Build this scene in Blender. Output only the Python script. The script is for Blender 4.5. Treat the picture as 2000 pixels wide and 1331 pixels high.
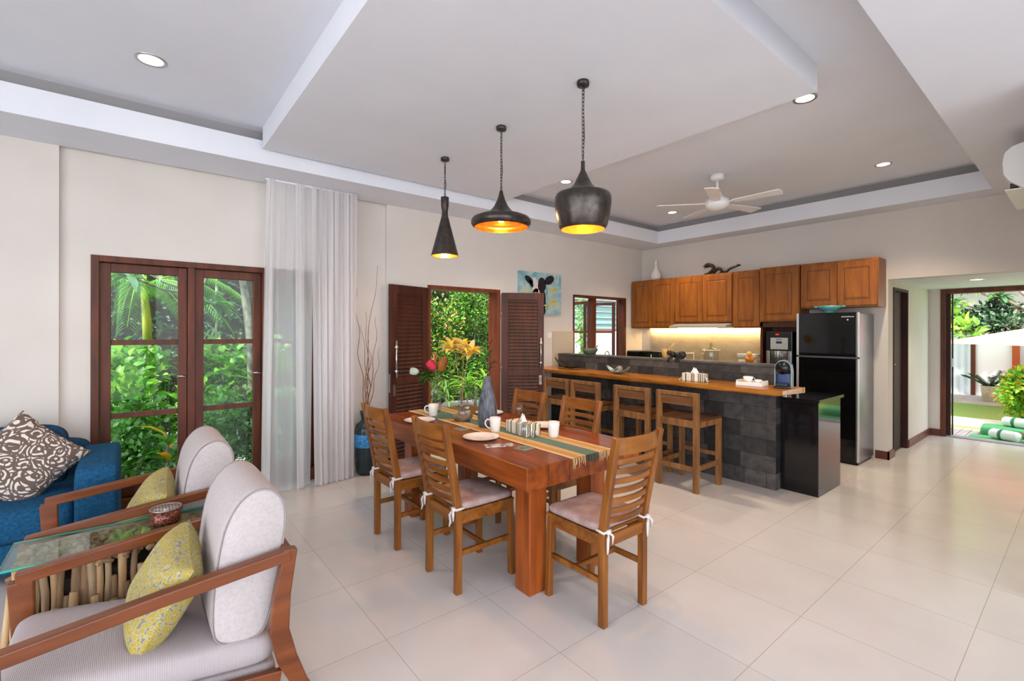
import bpy, bmesh, math, random
from mathutils import Vector, Matrix, Euler
from math import sin, cos, pi, radians, sqrt
S = bpy.context.scene
COL = S.collection
for o in list(bpy.data.objects): bpy.data.objects.remove(o)

# ------------------------------------------------------------------ camera
cam_d = bpy.data.cameras.new('camera'); cam = bpy.data.objects.new('camera', cam_d); COL.objects.link(cam)
S.camera = cam
cam_d.sensor_width = 36; cam_d.lens = 917.0/2000*36
cam_d.shift_y = (647.15-665.5)/2000; cam_d.clip_start = .05; cam_d.clip_end = 200
_y = radians(51.152); _r = radians(.105)
fw = Vector((-sin(_y), cos(_y), 0)); rt = Vector((cos(_y), sin(_y), 0)); up = Vector((0, 0, 1))
R_ = rt*cos(_r)+up*sin(_r); U_ = -rt*sin(_r)+up*cos(_r)
cam.matrix_world = Matrix(((R_.x, U_.x, -fw.x, 4.938), (R_.y, U_.y, -fw.y, -6.881), (R_.z, U_.z, -fw.z, 1.5), (0, 0, 0, 1)))

# ------------------------------------------------------------------ world, sun, exposure
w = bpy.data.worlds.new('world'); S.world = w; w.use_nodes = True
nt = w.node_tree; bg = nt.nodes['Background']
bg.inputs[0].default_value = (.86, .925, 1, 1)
# sky ramp: raised behind the camera (sun's side) as added fill for the room
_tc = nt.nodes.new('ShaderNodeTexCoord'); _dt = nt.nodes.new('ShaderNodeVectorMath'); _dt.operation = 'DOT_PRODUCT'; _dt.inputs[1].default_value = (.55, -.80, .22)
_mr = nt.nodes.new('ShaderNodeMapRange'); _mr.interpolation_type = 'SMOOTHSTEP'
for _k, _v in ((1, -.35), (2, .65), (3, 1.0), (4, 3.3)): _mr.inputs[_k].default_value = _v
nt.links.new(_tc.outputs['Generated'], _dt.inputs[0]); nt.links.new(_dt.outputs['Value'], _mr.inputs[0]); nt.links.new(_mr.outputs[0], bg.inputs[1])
S.view_settings.view_transform = 'Standard'; S.view_settings.look = 'None'
S.view_settings.gamma = 1; S.view_settings.use_curve_mapping = False
S.view_settings.exposure = .9
sd = bpy.data.lights.new('sun', 'SUN'); sd.energy = 4.2; sd.angle = radians(2); sd.color = (1, .95, .86)
sun = bpy.data.objects.new('sun', sd); COL.objects.link(sun); sun.location = (0, 0, 12)
sun.rotation_euler = Vector((-.25, .45, -.86)).to_track_quat('-Z', 'Y').to_euler()
def portal(loc, sx, sy, direction):
    d = bpy.data.lights.new('daylight_portal', 'AREA'); d.shape = 'RECTANGLE'; d.size = sx; d.size_y = sy
    d.cycles.is_portal = True
    o = bpy.data.objects.new('daylight_portal', d); COL.objects.link(o); o.location = loc
    o.rotation_euler = Vector(direction).to_track_quat('-Z', 'Z').to_euler()
portal((5.2, -10.4, 1.45), 5.6, 2.8, (0, 1, 0))
portal((7.95, -6.6, 1.45), 5.6, 2.8, (-1, 0, 0))
portal((-.22, -6.3, 1.1), 1.7, 2.0, (1, 0, 0))
portal((-.22, -3.65, 1.0), 1.05, 2.0, (1, 0, 0))
portal((-.22, -1.09, 1.53), 1.2, 1.0, (1, 0, 0))
portal((4.6, 2.3, 1.05), 2.0, 2.1, (0, -1, 0))

# ------------------------------------------------------------------ materials
def lin(c):
    return tuple(((x/255)/12.92 if x/255 <= .04045 else ((x/255+.055)/1.055)**2.4) for x in c)+(1,)
MATS = {}
def base(name, col=(200, 200, 200), rough=.5, metal=0, **kw):
    if name in MATS: return MATS[name]
    m = bpy.data.materials.new(name); m.use_nodes = True; MATS[name] = m
    b = m.node_tree.nodes['Principled BSDF']
    b.inputs['Base Color'].default_value = lin(col); b.inputs['Roughness'].default_value = rough
    b.inputs['Metallic'].default_value = metal
    for k, v in kw.items(): b.inputs[k.replace('_', ' ')].default_value = v
    return m
def N(m, t, **kw):
    n = m.node_tree.nodes.new(t)
    for k, v in kw.items():
        if hasattr(n, k) and k not in n.inputs: setattr(n, k, v)
        else: n.inputs[k].default_value = v
    return n
def L(m, a, b): m.node_tree.links.new(a, b)
def coords(m, kind='Object', scale=(1, 1, 1), rot=(0, 0, 0), loc=(0, 0, 0)):
    t = N(m, 'ShaderNodeTexCoord'); mp = N(m, 'ShaderNodeMapping')
    mp.inputs['Scale'].default_value = scale; mp.inputs['Rotation'].default_value = rot; mp.inputs['Location'].default_value = loc
    if kind == 'World':
        g = N(m, 'ShaderNodeNewGeometry'); L(m, g.outputs['Position'], mp.inputs['Vector'])
    else: L(m, t.outputs[kind], mp.inputs['Vector'])
    return mp.outputs['Vector']
def ramp(m, fac, stops):
    r = N(m, 'ShaderNodeValToRGB'); e = r.color_ramp.elements
    while len(e) < len(stops): e.new(.5)
    for el, (p, c) in zip(e, stops): el.position = p; el.color = lin(c)
    L(m, fac, r.inputs[0]); return r.outputs[0]
def bump(m, h, strength=.2, dist=.01):
    b = N(m, 'ShaderNodeBump'); b.inputs['Strength'].default_value = strength; b.inputs['Distance'].default_value = dist
    L(m, h, b.inputs['Height']); L(m, b.outputs[0], m.node_tree.nodes['Principled BSDF'].inputs['Normal'])
def noisy(name, c1, c2, scale=8, rough=.5, metal=0, stretch=(1, 1, 1), bmp=0, detail=4, kind='Object', lo=.3, hi=.7, **kw):
    if name in MATS: return MATS[name]
    m = base(name, c1, rough, metal, **kw)
    v = coords(m, kind, stretch)
    n = N(m, 'ShaderNodeTexNoise'); n.inputs['Scale'].default_value = scale; n.inputs['Detail'].default_value = detail
    L(m, v, n.inputs['Vector'])
    L(m, ramp(m, n.outputs['Fac'], [(lo, c1), (hi, c2)]), m.node_tree.nodes['Principled BSDF'].inputs['Base Color'])
    if bmp: bump(m, n.outputs['Fac'], bmp)
    return m
def wood(name, c1, c2, axis='z', rough=.35, scale=3.0):
    st = {'x': (.12, 1, 1), 'y': (1, .12, 1), 'z': (1, 1, .12)}[axis]
    st = tuple(s*6 for s in st)
    m = noisy(name, c1, c2, scale, rough, stretch=st, bmp=.06, detail=6, lo=.32, hi=.68)
    m.node_tree.nodes['Principled BSDF'].inputs['Specular IOR Level'].default_value = .4
    return m
def emis(name, col, s):
    if name in MATS: return MATS[name]
    m = base(name, col, .5); b = m.node_tree.nodes['Principled BSDF']
    b.inputs['Emission Color'].default_value = lin(col); b.inputs['Emission Strength'].default_value = s
    return m
def leafm(name, c1, c2, trans=.35, rough=.4):
    if name in MATS: return MATS[name]
    m = noisy(name, c1, c2, 3.0, rough, lo=.35, hi=.65)
    nt = m.node_tree; b = nt.nodes['Principled BSDF']; out = nt.nodes['Material Output']
    t = N(m, 'ShaderNodeBsdfTranslucent'); mx = N(m, 'ShaderNodeMixShader'); mx.inputs[0].default_value = trans
    src = b.inputs['Base Color'].links[0].from_socket; L(m, src, t.inputs['Color'])
    L(m, b.outputs[0], mx.inputs[1]); L(m, t.outputs[0], mx.inputs[2]); L(m, mx.outputs[0], out.inputs['Surface'])
    return m
def glass(name, tint=(240, 250, 248), rough=0.0, f0=.012, f1=.4):
    # thin architectural glass: mostly transparent with a Fresnel reflection
    if name in MATS: return MATS[name]
    m = base(name, tint, rough); nt = m.node_tree; out = nt.nodes['Material Output']
    tr = N(m, 'ShaderNodeBsdfTransparent'); tr.inputs[0].default_value = lin(tint)
    gl = N(m, 'ShaderNodeBsdfGlossy'); gl.inputs['Roughness'].default_value = .02
    lw = N(m, 'ShaderNodeLayerWeight'); lw.inputs[0].default_value = .5
    pw = N(m, 'ShaderNodeMath', operation='POWER'); pw.inputs[1].default_value = 4; L(m, lw.outputs['Facing'], pw.inputs[0])
    ma = N(m, 'ShaderNodeMath', operation='MULTIPLY_ADD'); ma.inputs[1].default_value = f1; ma.inputs[2].default_value = f0; L(m, pw.outputs[0], ma.inputs[0])
    mx = N(m, 'ShaderNodeMixShader'); L(m, ma.outputs[0], mx.inputs[0]); L(m, tr.outputs[0], mx.inputs[1]); L(m, gl.outputs[0], mx.inputs[2])
    L(m, mx.outputs[0], out.inputs['Surface']); return m
def sheer(name, col, alpha):
    if name in MATS: return MATS[name]
    m = base(name, col, .8); nt = m.node_tree; out = nt.nodes['Material Output']
    d = N(m, 'ShaderNodeBsdfDiffuse'); d.inputs[0].default_value = lin(col)
    t = N(m, 'ShaderNodeBsdfTranslucent'); t.inputs[0].default_value = lin(col)
    a = N(m, 'ShaderNodeMixShader'); a.inputs[0].default_value = .6; L(m, d.outputs[0], a.inputs[1]); L(m, t.outputs[0], a.inputs[2])
    tr = N(m, 'ShaderNodeBsdfTransparent'); mx = N(m, 'ShaderNodeMixShader'); mx.inputs[0].default_value = alpha
    L(m, tr.outputs[0], mx.inputs[1]); L(m, a.outputs[0], mx.inputs[2]); L(m, mx.outputs[0], out.inputs['Surface'])
    return m

M_WALL = noisy('wall_paint', (214, 206, 199), (219, 212, 205), 2.5, .75, kind='World')
M_CEIL = noisy('ceiling_paint', (226, 229, 239), (231, 234, 243), 2.0, .8, kind='World')
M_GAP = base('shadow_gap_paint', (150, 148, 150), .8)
M_TABLE = wood('table_wood', (104, 44, 12), (156, 78, 28), 'x', .28)
M_TABLEZ = wood('table_wood_leg', (110, 48, 14), (160, 80, 28), 'z', .32)
M_CHAIR = wood('chair_wood', (98, 52, 14), (146, 88, 32), 'z', .3)
M_CHAIRX = wood('chair_wood_slat', (98, 52, 14), (146, 88, 32), 'x', .3)
M_STOOL = wood('stool_wood', (98, 60, 30), (152, 106, 60), 'z', .5)
M_SLAB = wood('bar_slab_wood', (142, 80, 20), (198, 128, 50), 'x', .25)
M_SLABEND = noisy('bar_slab_end', (200, 160, 130), (214, 176, 146), 20, .6)
M_CAB = wood('cabinet_wood', (122, 66, 18), (158, 94, 32), 'z', .38)
M_CABD = base('cabinet_groove', (84, 42, 12), .5)
M_FRAME = wood('frame_wood', (70, 27, 8), (104, 46, 18), 'z', .5)
M_DOOR = wood('louver_wood', (50, 20, 10), (84, 40, 22), 'z', .55)
M_DARKD = wood('dark_door_wood', (40, 14, 10), (58, 22, 15), 'z', .65)
M_ARMW = wood('armchair_wood', (94, 45, 18), (128, 68, 32), 'y', .3)
M_BASEB = wood('baseboard_wood', (86, 40, 26), (108, 54, 36), 'x', .35)
M_METAL = base('brushed_metal', (190, 190, 190), .3, 1)
M_CHROME = base('chrome', (220, 220, 220), .12, 1)
M_WHITE = base('white_plastic', (236, 236, 236), .35)
M_CER = base('white_ceramic', (238, 232, 226), .2)
M_BLACKM = noisy('black_metal', (60, 54, 52), (84, 76, 72), 30, .30, .7, bmp=.08)
M_COPPER = noisy('copper_inside', (236, 140, 50), (250, 170, 84), 25, .25, .9, bmp=.15)
M_GRANITE = noisy('black_granite', (12, 12, 14), (22, 22, 25), 200, .07)
M_GLASS = glass('window_glass')
M_WGLASS = glass('drinking_glass', (247, 249, 250), f0=.05, f1=.55)
M_BULB = emis('lamp_bulb', (255, 190, 100), 14)
M_DL = emis('downlight_lens', (255, 240, 215), 9)
M_LED = emis('led_strip', (255, 206, 110), 8)
M_BLACK = base('black_plastic', (16, 16, 18), .3)
M_STEM = noisy('green_stem', (70, 100, 40), (110, 130, 60), 10, .6)
M_BARK = noisy('grey_bark', (120, 110, 98), (168, 160, 148), 14, .9, bmp=.4)
M_ROPE = base('cushion_tie_cloth', (206, 198, 196), .9)

def floor_mat():
    m = base('floor_tile', (205, 196, 186), .16)
    b = m.node_tree.nodes['Principled BSDF']
    v = coords(m, 'World', loc=(-3.375, 4.145, 0))
    br = N(m, 'ShaderNodeTexBrick'); br.offset = 0; br.squash = 1
    for k, x in (('Scale', 1), ('Mortar Size', .0018), ('Mortar Smooth', .2), ('Brick Width', .593), ('Row Height', .593), ('Bias', 0)): br.inputs[k].default_value = x
    br.inputs['Color1'].default_value = lin((214, 211, 211)); br.inputs['Color2'].default_value = lin((210, 206, 206)); br.inputs['Mortar'].default_value = lin((172, 166, 161))
    L(m, v, br.inputs['Vector'])
    n = N(m, 'ShaderNodeTexNoise'); n.inputs['Scale'].default_value = 2.2; n.inputs['Detail'].default_value = 6; L(m, v, n.inputs['Vector'])
    c = ramp(m, n.outputs['Fac'], [(.3, (246, 242, 238)), (.7, (255, 253, 250))])
    mx = N(m, 'ShaderNodeMix', data_type='RGBA', blend_type='MULTIPLY'); mx.inputs[0].default_value = 1
    L(m, br.outputs['Color'], mx.inputs[6]); L(m, c, mx.inputs[7]); L(m, mx.outputs[2], b.inputs['Base Color'])
    n2 = N(m, 'ShaderNodeTexNoise'); n2.inputs['Scale'].default_value = 9; L(m, v, n2.inputs['Vector'])
    mr = N(m, 'ShaderNodeMapRange'); mr.inputs[3].default_value = .13; mr.inputs[4].default_value = .24
    L(m, n2.outputs['Fac'], mr.inputs[0]); L(m, mr.outputs[0], b.inputs['Roughness'])
    return m
M_FLOOR = floor_mat()
def stone_mat():
    m = base('slate_blocks', (70, 68, 68), .7); b = m.node_tree.nodes['Principled BSDF']
    v = coords(m, 'Object', rot=(pi/2, 0, 0))
    br = N(m, 'ShaderNodeTexBrick'); br.offset = .37; br.squash = 1.6; br.squash_frequency = 2
    for k, x in (('Scale', 1), ('Mortar Size', .0022), ('Brick Width', .21), ('Row Height', .155), ('Bias', -.1)): br.inputs[k].default_value = x
    br.inputs['Color1'].default_value = lin((46, 44, 44)); br.inputs['Color2'].default_value = lin((96, 91, 88)); br.inputs['Mortar'].default_value = lin((24, 23, 24))
    L(m, v, br.inputs['Vector'])
    n = N(m, 'ShaderNodeTexNoise'); n.inputs['Scale'].default_value = 14; n.inputs['Detail'].default_value = 8; L(m, v, n.inputs['Vector'])
    c = ramp(m, n.outputs['Fac'], [(.3, (150, 150, 155)), (.7, (255, 250, 244))])
    mx = N(m, 'ShaderNodeMix', data_type='RGBA', blend_type='MULTIPLY'); mx.inputs[0].default_value = .8
    L(m, br.outputs['Color'], mx.inputs[6]); L(m, c, mx.inputs[7]); L(m, mx.outputs[2], b.inputs['Base Color'])
    bump(m, n.outputs['Fac'], .5, .012)
    return m
M_STONE = stone_mat()
def fabric(name, c1, c2, scale=260, stripes=None, rough=.9, bmp=.25):
    if name in MATS: return MATS[name]
    m = base(name, c1, rough); b = m.node_tree.nodes['Principled BSDF']; b.inputs['Specular IOR Level'].default_value = .15
    v = coords(m, 'Object')
    if stripes:
        wv = N(m, 'ShaderNodeTexWave'); wv.inputs['Scale'].default_value = stripes; wv.inputs['Distortion'].default_value = .3; wv.bands_direction = 'Y'
        L(m, v, wv.inputs['Vector']); f = wv.outputs['Fac']
    else:
        n = N(m, 'ShaderNodeTexNoise'); n.inputs['Scale'].default_value = scale; n.inputs['Detail'].default_value = 3; L(m, v, n.inputs['Vector']); f = n.outputs['Fac']
    L(m, ramp(m, f, [(.3, c1), (.7, c2)]), b.inputs['Base Color']); bump(m, f, bmp, .002)
    return m
M_ARMF = fabric('armchair_seat_fabric', (166, 154, 156), (190, 180, 182), stripes=64)
M_ARMB = fabric('armchair_back_fabric', (182, 172, 172), (194, 185, 184), 90)
M_SEAT = fabric('chair_cushion_fabric', (146, 122, 118), (176, 154, 150), 14, bmp=.1)
M_SOFA = fabric('sofa_fabric', (20, 66, 100), (36, 90, 126), 60)
M_SOFAD = fabric('sofa_back_fabric', (30, 60, 88), (44, 78, 108), 60)
def damask():
    m = fabric('damask_fabric', (112, 98, 92), (120, 106, 100), 200)
    nt = m.node_tree; b = nt.nodes['Principled BSDF']
    v = coords(m, 'Object', (1, 1, 1))
    sep = N(m, 'ShaderNodeSeparateXYZ'); L(m, v, sep.inputs[0])
    # warped rings + swirl give floral scrollwork
    n = N(m, 'ShaderNodeTexNoise'); n.inputs['Scale'].default_value = 7; n.inputs['Detail'].default_value = 1
    L(m, v, n.inputs['Vector'])
    ad = N(m, 'ShaderNodeVectorMath', operation='MULTIPLY_ADD'); ad.inputs[1].default_value = (.11, .11, .11)
    L(m, n.outputs['Color'], ad.inputs[0]); L(m, v, ad.inputs[2])
    vo = N(m, 'ShaderNodeTexVoronoi'); vo.inputs['Scale'].default_value = 9.5; vo.inputs['Randomness'].default_value = .55; L(m, ad.outputs[0], vo.inputs['Vector'])
    mu = N(m, 'ShaderNodeMath', operation='MULTIPLY'); mu.inputs[1].default_value = 26; L(m, vo.outputs['Distance'], mu.inputs[0])
    si = N(m, 'ShaderNodeMath', operation='SINE'); L(m, mu.outputs[0], si.inputs[0])
    vo2 = N(m, 'ShaderNodeTexVoronoi', feature='DISTANCE_TO_EDGE'); vo2.inputs['Scale'].default_value = 21; L(m, ad.outputs[0], vo2.inputs['Vector'])
    gt = N(m, 'ShaderNodeMath', operation='GREATER_THAN'); gt.inputs[1].default_value = .075; L(m, vo2.outputs['Distance'], gt.inputs[0])
    g2 = N(m, 'ShaderNodeMath', operation='GREATER_THAN'); g2.inputs[1].default_value = .1; L(m, si.outputs[0], g2.inputs[0])
    an = N(m, 'ShaderNodeMath', operation='MULTIPLY'); L(m, gt.outputs[0], an.inputs[0]); L(m, g2.outputs[0], an.inputs[1])
    L(m, ramp(m, an.outputs[0], [(.4, (108, 92, 84)), (.6, (222, 212, 204))]), b.inputs['Base Color'])
    return m
M_DAMASK = damask()
def ringed():
    m = base('ring_pattern_fabric', (176, 160, 60), .85); b = m.node_tree.nodes['Principled BSDF']
    v = coords(m, 'Object')
    vo = N(m, 'ShaderNodeTexVoronoi'); vo.inputs['Scale'].default_value = 58; vo.inputs['Randomness'].default_value = .7; L(m, v, vo.inputs['Vector'])
    L(m, ramp(m, vo.outputs['Distance'], [(.06, (176, 166, 120)), (.14, (132, 112, 20)), (.26, (186, 168, 84)), (.42, (160, 134, 20)), (.56, (178, 170, 130)), (.75, (132, 124, 104))]), b.inputs['Base Color'])
    bump(m, vo.outputs['Distance'], .35, .004)
    return m
M_RING = ringed()

# ------------------------------------------------------------------ mesh helpers
class MB:
    def __init__(s): s.v = []; s.f = []; s.m = []; s.s = []
    def add(s, vs, fs, mat=0, smooth=False, M=None):
        o = len(s.v)
        for p in vs: s.v.append(tuple(M @ Vector(p)) if M else tuple(p))
        for f in fs: s.f.append([i+o for i in f]); s.m.append(mat); s.s.append(smooth)
        return s
    def box(s, lo, hi, mat=0, M=None):
        x0, y0, z0 = lo; x1, y1, z1 = hi
        vs = [(x0,y0,z0),(x1,y0,z0),(x1,y1,z0),(x0,y1,z0),(x0,y0,z1),(x1,y0,z1),(x1,y1,z1),(x0,y1,z1)]
        return s.add(vs, [(0,3,2,1),(4,5,6,7),(0,1,5,4),(1,2,6,5),(2,3,7,6),(3,0,4,7)], mat, False, M)
    def beam(s, p0, p1, w, h, side=None, mat=0, w1=None, h1=None):
        p0 = Vector(p0); p1 = Vector(p1); d = (p1-p0).normalized()
        sd = Vector(side) if side else (d.cross(Vector((0, 0, 1))) if abs(d.z) < .95 else Vector((1, 0, 0)))
        sd = (sd-d*sd.dot(d)).normalized(); u = sd.cross(d)
        w1 = w1 or w; h1 = h1 or h; vs = []
        for p, a, b in ((p0, w/2, h/2), (p1, w1/2, h1/2)):
            for x, y in ((-1,-1),(1,-1),(1,1),(-1,1)): vs.append(p+sd*(a*x)+u*(b*y))
        return s.add(vs, [(0,3,2,1),(4,5,6,7),(0,1,5,4),(1,2,6,5),(2,3,7,6),(3,0,4,7)], mat)
    def strip(s, pts, w, h, side, mat=0):
        """rectangular bar swept through points with side vector"""
        n = len(pts); P = [Vector(p) for p in pts]; vs = []; fs = []
        for i in range(n):
            d = (P[min(i+1, n-1)]-P[max(i-1, 0)]).normalized(); sd = Vector(side); sd = (sd-d*sd.dot(d)).normalized(); u = sd.cross(d)
            ww = w[i] if isinstance(w, (list, tuple)) else w; hh = h[i] if isinstance(h, (list, tuple)) else h
            for x, y in ((-1,-1),(1,-1),(1,1),(-1,1)): vs.append(P[i]+sd*(ww/2*x)+u*(hh/2*y))
        for i in range(n-1):
            a = 4*i
            for k in range(4): fs.append((a+k, a+(k+1)%4, a+4+(k+1)%4, a+4+k))
        fs.append((3,2,1,0)); e = 4*(n-1); fs.append((e, e+1, e+2, e+3))
        return s.add(vs, fs, mat)
    def tube(s, pts, r, n=8, mat=0, closed=False, cap=True):
        P = [Vector(p) for p in pts]; k = len(P); vs = []; fs = []
        ref = Vector((.13, .27, .95)).normalized()
        for i in range(k):
            a = P[(i-1) % k] if closed else P[max(i-1, 0)]; b = P[(i+1) % k] if closed else P[min(i+1, k-1)]
            d = (b-a); d = d.normalized() if d.length > 1e-9 else Vector((0, 0, 1))
            u = d.cross(ref); u = u.normalized() if u.length > .05 else d.cross(Vector((1, 0, 0))).normalized(); v = d.cross(u)
            rr = r[i] if isinstance(r, (list, tuple)) else r
            for j in range(n): t = 2*pi*j/n; vs.append(P[i]+u*(cos(t)*rr)+v*(sin(t)*rr))
        for i in range(k if closed else k-1):
            for j in range(n):
                a = i*n+j; b = i*n+(j+1) % n; c = ((i+1) % k)*n; fs.append((a, b, c+(j+1) % n, c+j))
        if cap and not closed: fs.append(tuple(range(n-1, -1, -1))); fs.append(tuple((k-1)*n+j for j in range(n)))
        return s.add(vs, fs, mat, True)
    def lathe(s, prof, n=32, c=(0, 0, 0), mat=0, smooth=True, M=None, sx=1, sy=1, cap=False):
        vs = []; fs = []; k = len(prof)
        for r, z in prof:
            for j in range(n): t = 2*pi*j/n; vs.append((c[0]+r*cos(t)*sx, c[1]+r*sin(t)*sy, c[2]+z))
        for i in range(k-1):
            for j in range(n): fs.append((i*n+j, i*n+(j+1) % n, (i+1)*n+(j+1) % n, (i+1)*n+j))
        if cap and prof[0][0] > 1e-5: fs.append(tuple(range(n-1, -1, -1)))
        if cap and prof[-1][0] > 1e-5: fs.append(tuple((k-1)*n+j for j in range(n)))
        return s.add(vs, fs, mat, smooth, M)
    def sup(s, c, r, e=.35, nu=32, nv=16, mat=0, M=None, e2=None):
        """superellipsoid cushion"""
        e2 = e2 if e2 is not None else e
        g = lambda t, p: math.copysign(abs(t)**p, t)
        vs = []; fs = []
        for i in range(nv+1):
            ph = -pi/2+pi*i/nv
            for j in range(nu):
                th = 2*pi*j/nu
                vs.append((c[0]+r[0]*g(cos(ph), e2)*g(cos(th), e), c[1]+r[1]*g(cos(ph), e2)*g(sin(th), e), c[2]+r[2]*g(sin(ph), e2)))
        for i in range(nv):
            for j in range(nu): fs.append((i*nu+j, i*nu+(j+1) % nu, (i+1)*nu+(j+1) % nu, (i+1)*nu+j))
        return s.add(vs, fs, mat, True, M)
    def grid(s, fn, nu, nv, mat=0, smooth=True):
        vs = [fn(i/nu, j/nv) for j in range(nv+1) for i in range(nu+1)]
        fs = [(j*(nu+1)+i, j*(nu+1)+i+1, (j+1)*(nu+1)+i+1, (j+1)*(nu+1)+i) for j in range(nv) for i in range(nu)]
        return s.add(vs, fs, mat, smooth)
    def leaf(s, p, d, nrm, ln, wd, mat=0, droop=.2):
        p = Vector(p); d = Vector(d).normalized(); nrm = Vector(nrm); sd = d.cross(nrm)
        sd = sd.normalized() if sd.length > 1e-4 else Vector((1, 0, 0)); n = sd.cross(d)
        m1 = p+d*(ln*.33)-n*0; m2 = p+d*(ln*.7)-n*(droop*ln*.35); t = p+d*ln-n*(droop*ln)
        f = n*(wd*.18)
        vs = [p, m1+sd*wd*.5+f, m1, m1-sd*wd*.5+f, m2+sd*wd*.38+f, m2, m2-sd*wd*.38+f, t]
        return s.add(vs, [(0, 2, 1), (0, 3, 2), (1, 2, 5, 4), (2, 3, 6, 5), (4, 5, 7), (5, 6, 7)], mat, True)
    def build(s, name, mats, parent=None, loc=None, rot=None, bevel=0, solid=0, sub=0, seg=2):
        me = bpy.data.meshes.new(name); me.from_pydata(s.v, [], s.f)
        if not isinstance(mats, (list, tuple)): mats = [mats]
        for m in mats: me.materials.append(m)
        me.polygons.foreach_set('material_index', s.m); me.polygons.foreach_set('use_smooth', s.s)
        me.update()
        if s.f and len(s.f) < 9000 and min(len(f) for f in s.f[:4]) > 3:
            bm = bmesh.new(); bm.from_mesh(me); bmesh.ops.recalc_face_normals(bm, faces=bm.faces); bm.to_mesh(me); bm.free()
        o = bpy.data.objects.new(name, me); COL.objects.link(o)
        if parent: o.parent = parent
        if loc is not None: o.location = loc
        if rot is not None: o.rotation_euler = rot
        if solid: md = o.modifiers.new('solid', 'SOLIDIFY'); md.thickness = solid; md.offset = 0
        if bevel:
            md = o.modifiers.new('bevel', 'BEVEL'); md.width = bevel; md.segments = seg; md.limit_method = 'ANGLE'
            md.harden_normals = False
        if sub: md = o.modifiers.new('sub', 'SUBSURF'); md.levels = sub; md.render_levels = sub
        return o
def tag(o, label=None, cat=None, group=None, kind=None):
    if label: o['label'] = label
    if cat: o['category'] = cat
    if group: o['group'] = group
    if kind: o['kind'] = kind
    return o
def thing(name, label, cat, loc=(0, 0, 0), rz=0, group=None):
    o = bpy.data.objects.new(name, None); o.empty_display_size = .1; COL.objects.link(o)
    o.location = loc; o.rotation_euler = (0, 0, rz); tag(o, label, cat, group); return o
def struct(o): o['kind'] = 'structure'; return o
def copy_tree(o, parent=None, kids=None):
    kids = kids or {}
    c = o.copy(); COL.objects.link(c)
    if parent: c.parent = parent
    for ch in [x for x in list(bpy.data.objects) if x.parent == o]: copy_tree(ch, c)
    return c
def bx(name, lo, hi, mat, parent=None, bevel=0):
    return MB().box(lo, hi).build(name, mat, parent, bevel=bevel)
RND = random.Random(5)

# ================================================================== THE SETTING
struct(bx('floor', (-.2, -10.4, -.1), (8, 2.3, 0), M_FLOOR))
HC, HL, HS, HP = 3.19, 3.098, 2.904, 3.014
struct(bx('ceiling', (-.2, -10.4, HC), (8, .2, HC+.15), M_CEIL))
m = MB(); m.box((0, -10.4, HS), (.549, 0, HL)); m.box((.549, -.348, HS), (8, 0, HL)); m.box((4.306, -10.4, HS), (8, -.348, HL))
struct(m.build('trim_1', M_CEIL))
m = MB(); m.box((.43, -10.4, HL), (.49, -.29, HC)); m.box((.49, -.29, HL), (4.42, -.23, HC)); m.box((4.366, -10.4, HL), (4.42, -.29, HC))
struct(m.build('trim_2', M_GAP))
struct(bx('trim_3', (.60, -6.05, HP), (3.84, -3.53, HC), M_CEIL))
T = 3.4
m = MB()
m.box((-.2, -10.4, 0), (0, -7.325, T)); xb = -.045
m.box((-.2, -7.325, 0), (xb, -7.147, T)); m.box((-.2, -7.147, 2.10), (xb, -5.404, T)); m.box((-.2, -5.404, 0), (xb, -4.694, T))
m.box((-.2, -4.694, 0), (0, -4.186, T)); m.box((-.2, -4.186, 2.045), (0, -3.115, T)); m.box((-.2, -3.115, 0), (0, -1.726, T))
m.box((-.2, -1.726, 0), (0, -.457, 1.0)); m.box((-.2, -1.726, 2.055), (0, -.457, T)); m.box((-.2, -.457, 0), (0, .2, T))
struct(m.build('wall_left', M_WALL))
m = MB(); m.box((0, 0, 0), (3.418, .2, T)); m.box((3.418, 0, 2.115), (8, .2, T)); m.box((6, 0, 0), (8, .2, 2.115))
struct(m.build('wall_back', M_WALL))
m = MB(); m.box((3.25, .2, 0), (3.418, .213, 2.4)); m.box((3.25, .213, 2.035), (3.418, .9, 2.4)); m.box((3.25, .9, 0), (3.418, 2.18, 2.4))
struct(m.build('wall_hall_left', M_WALL))
m = MB(); m.box((3.25, 2.18, 0), (3.542, 2.34, 2.4)); m.box((3.542, 2.18, 2.11), (6.2, 2.34, 2.4))
struct(m.build('wall_hall_back', M_WALL))
struct(bx('wall_hall_right', (6, .2, 0), (6.2, 2.18, 2.4), M_WALL))
struct(bx('trim_4', (3.418, .2, 2.115), (6, 2.18, 2.3), M_CEIL))
m = MB(); m.box((8, -3.4, 0), (8.2, .2, T)); m.box((8, -10.4, 2.9), (8.2, -3.4, T)); m.box((8, -10.4, 0), (8.2, -9.8, 2.9)); m.box((8, -6.7, 0), (8.2, -6.5, 2.9))
struct(m.build('wall_right', M_WALL))
m = MB(); m.box((-.2, -10.6, 2.9), (8.2, -10.4, T)); m.box((-.2, -10.6, 0), (2.4, -10.4, 2.9)); m.box((4, -10.6, 0), (4.2, -10.4, 2.9))
struct(m.build('wall_front', M_WALL))
struct(bx('wall_divider', (4.775, -3.0, 0), (4.93, -.0, HS), M_WALL))
struct(MB().box((-.6, -12.6, T), (9.6, .7, T+.2)).build('ceiling_roof', base('roof_grey', (150, 145, 140), .9)))
bb = MB(); bb.box((3.3, -.016, 0), (3.434, 0, .095)); bb.box((3.418, -.016, 0), (3.434, .213, .095))
struct(bb.build('baseboard_back', M_BASEB))
bb = MB(); bb.box((3.418, .93, 0), (3.434, 2.18, .095)); bb.box((3.434, 2.164, 0), (3.542, 2.18, .095))
struct(bb.build('baseboard_hall', M_BASEB))
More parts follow.
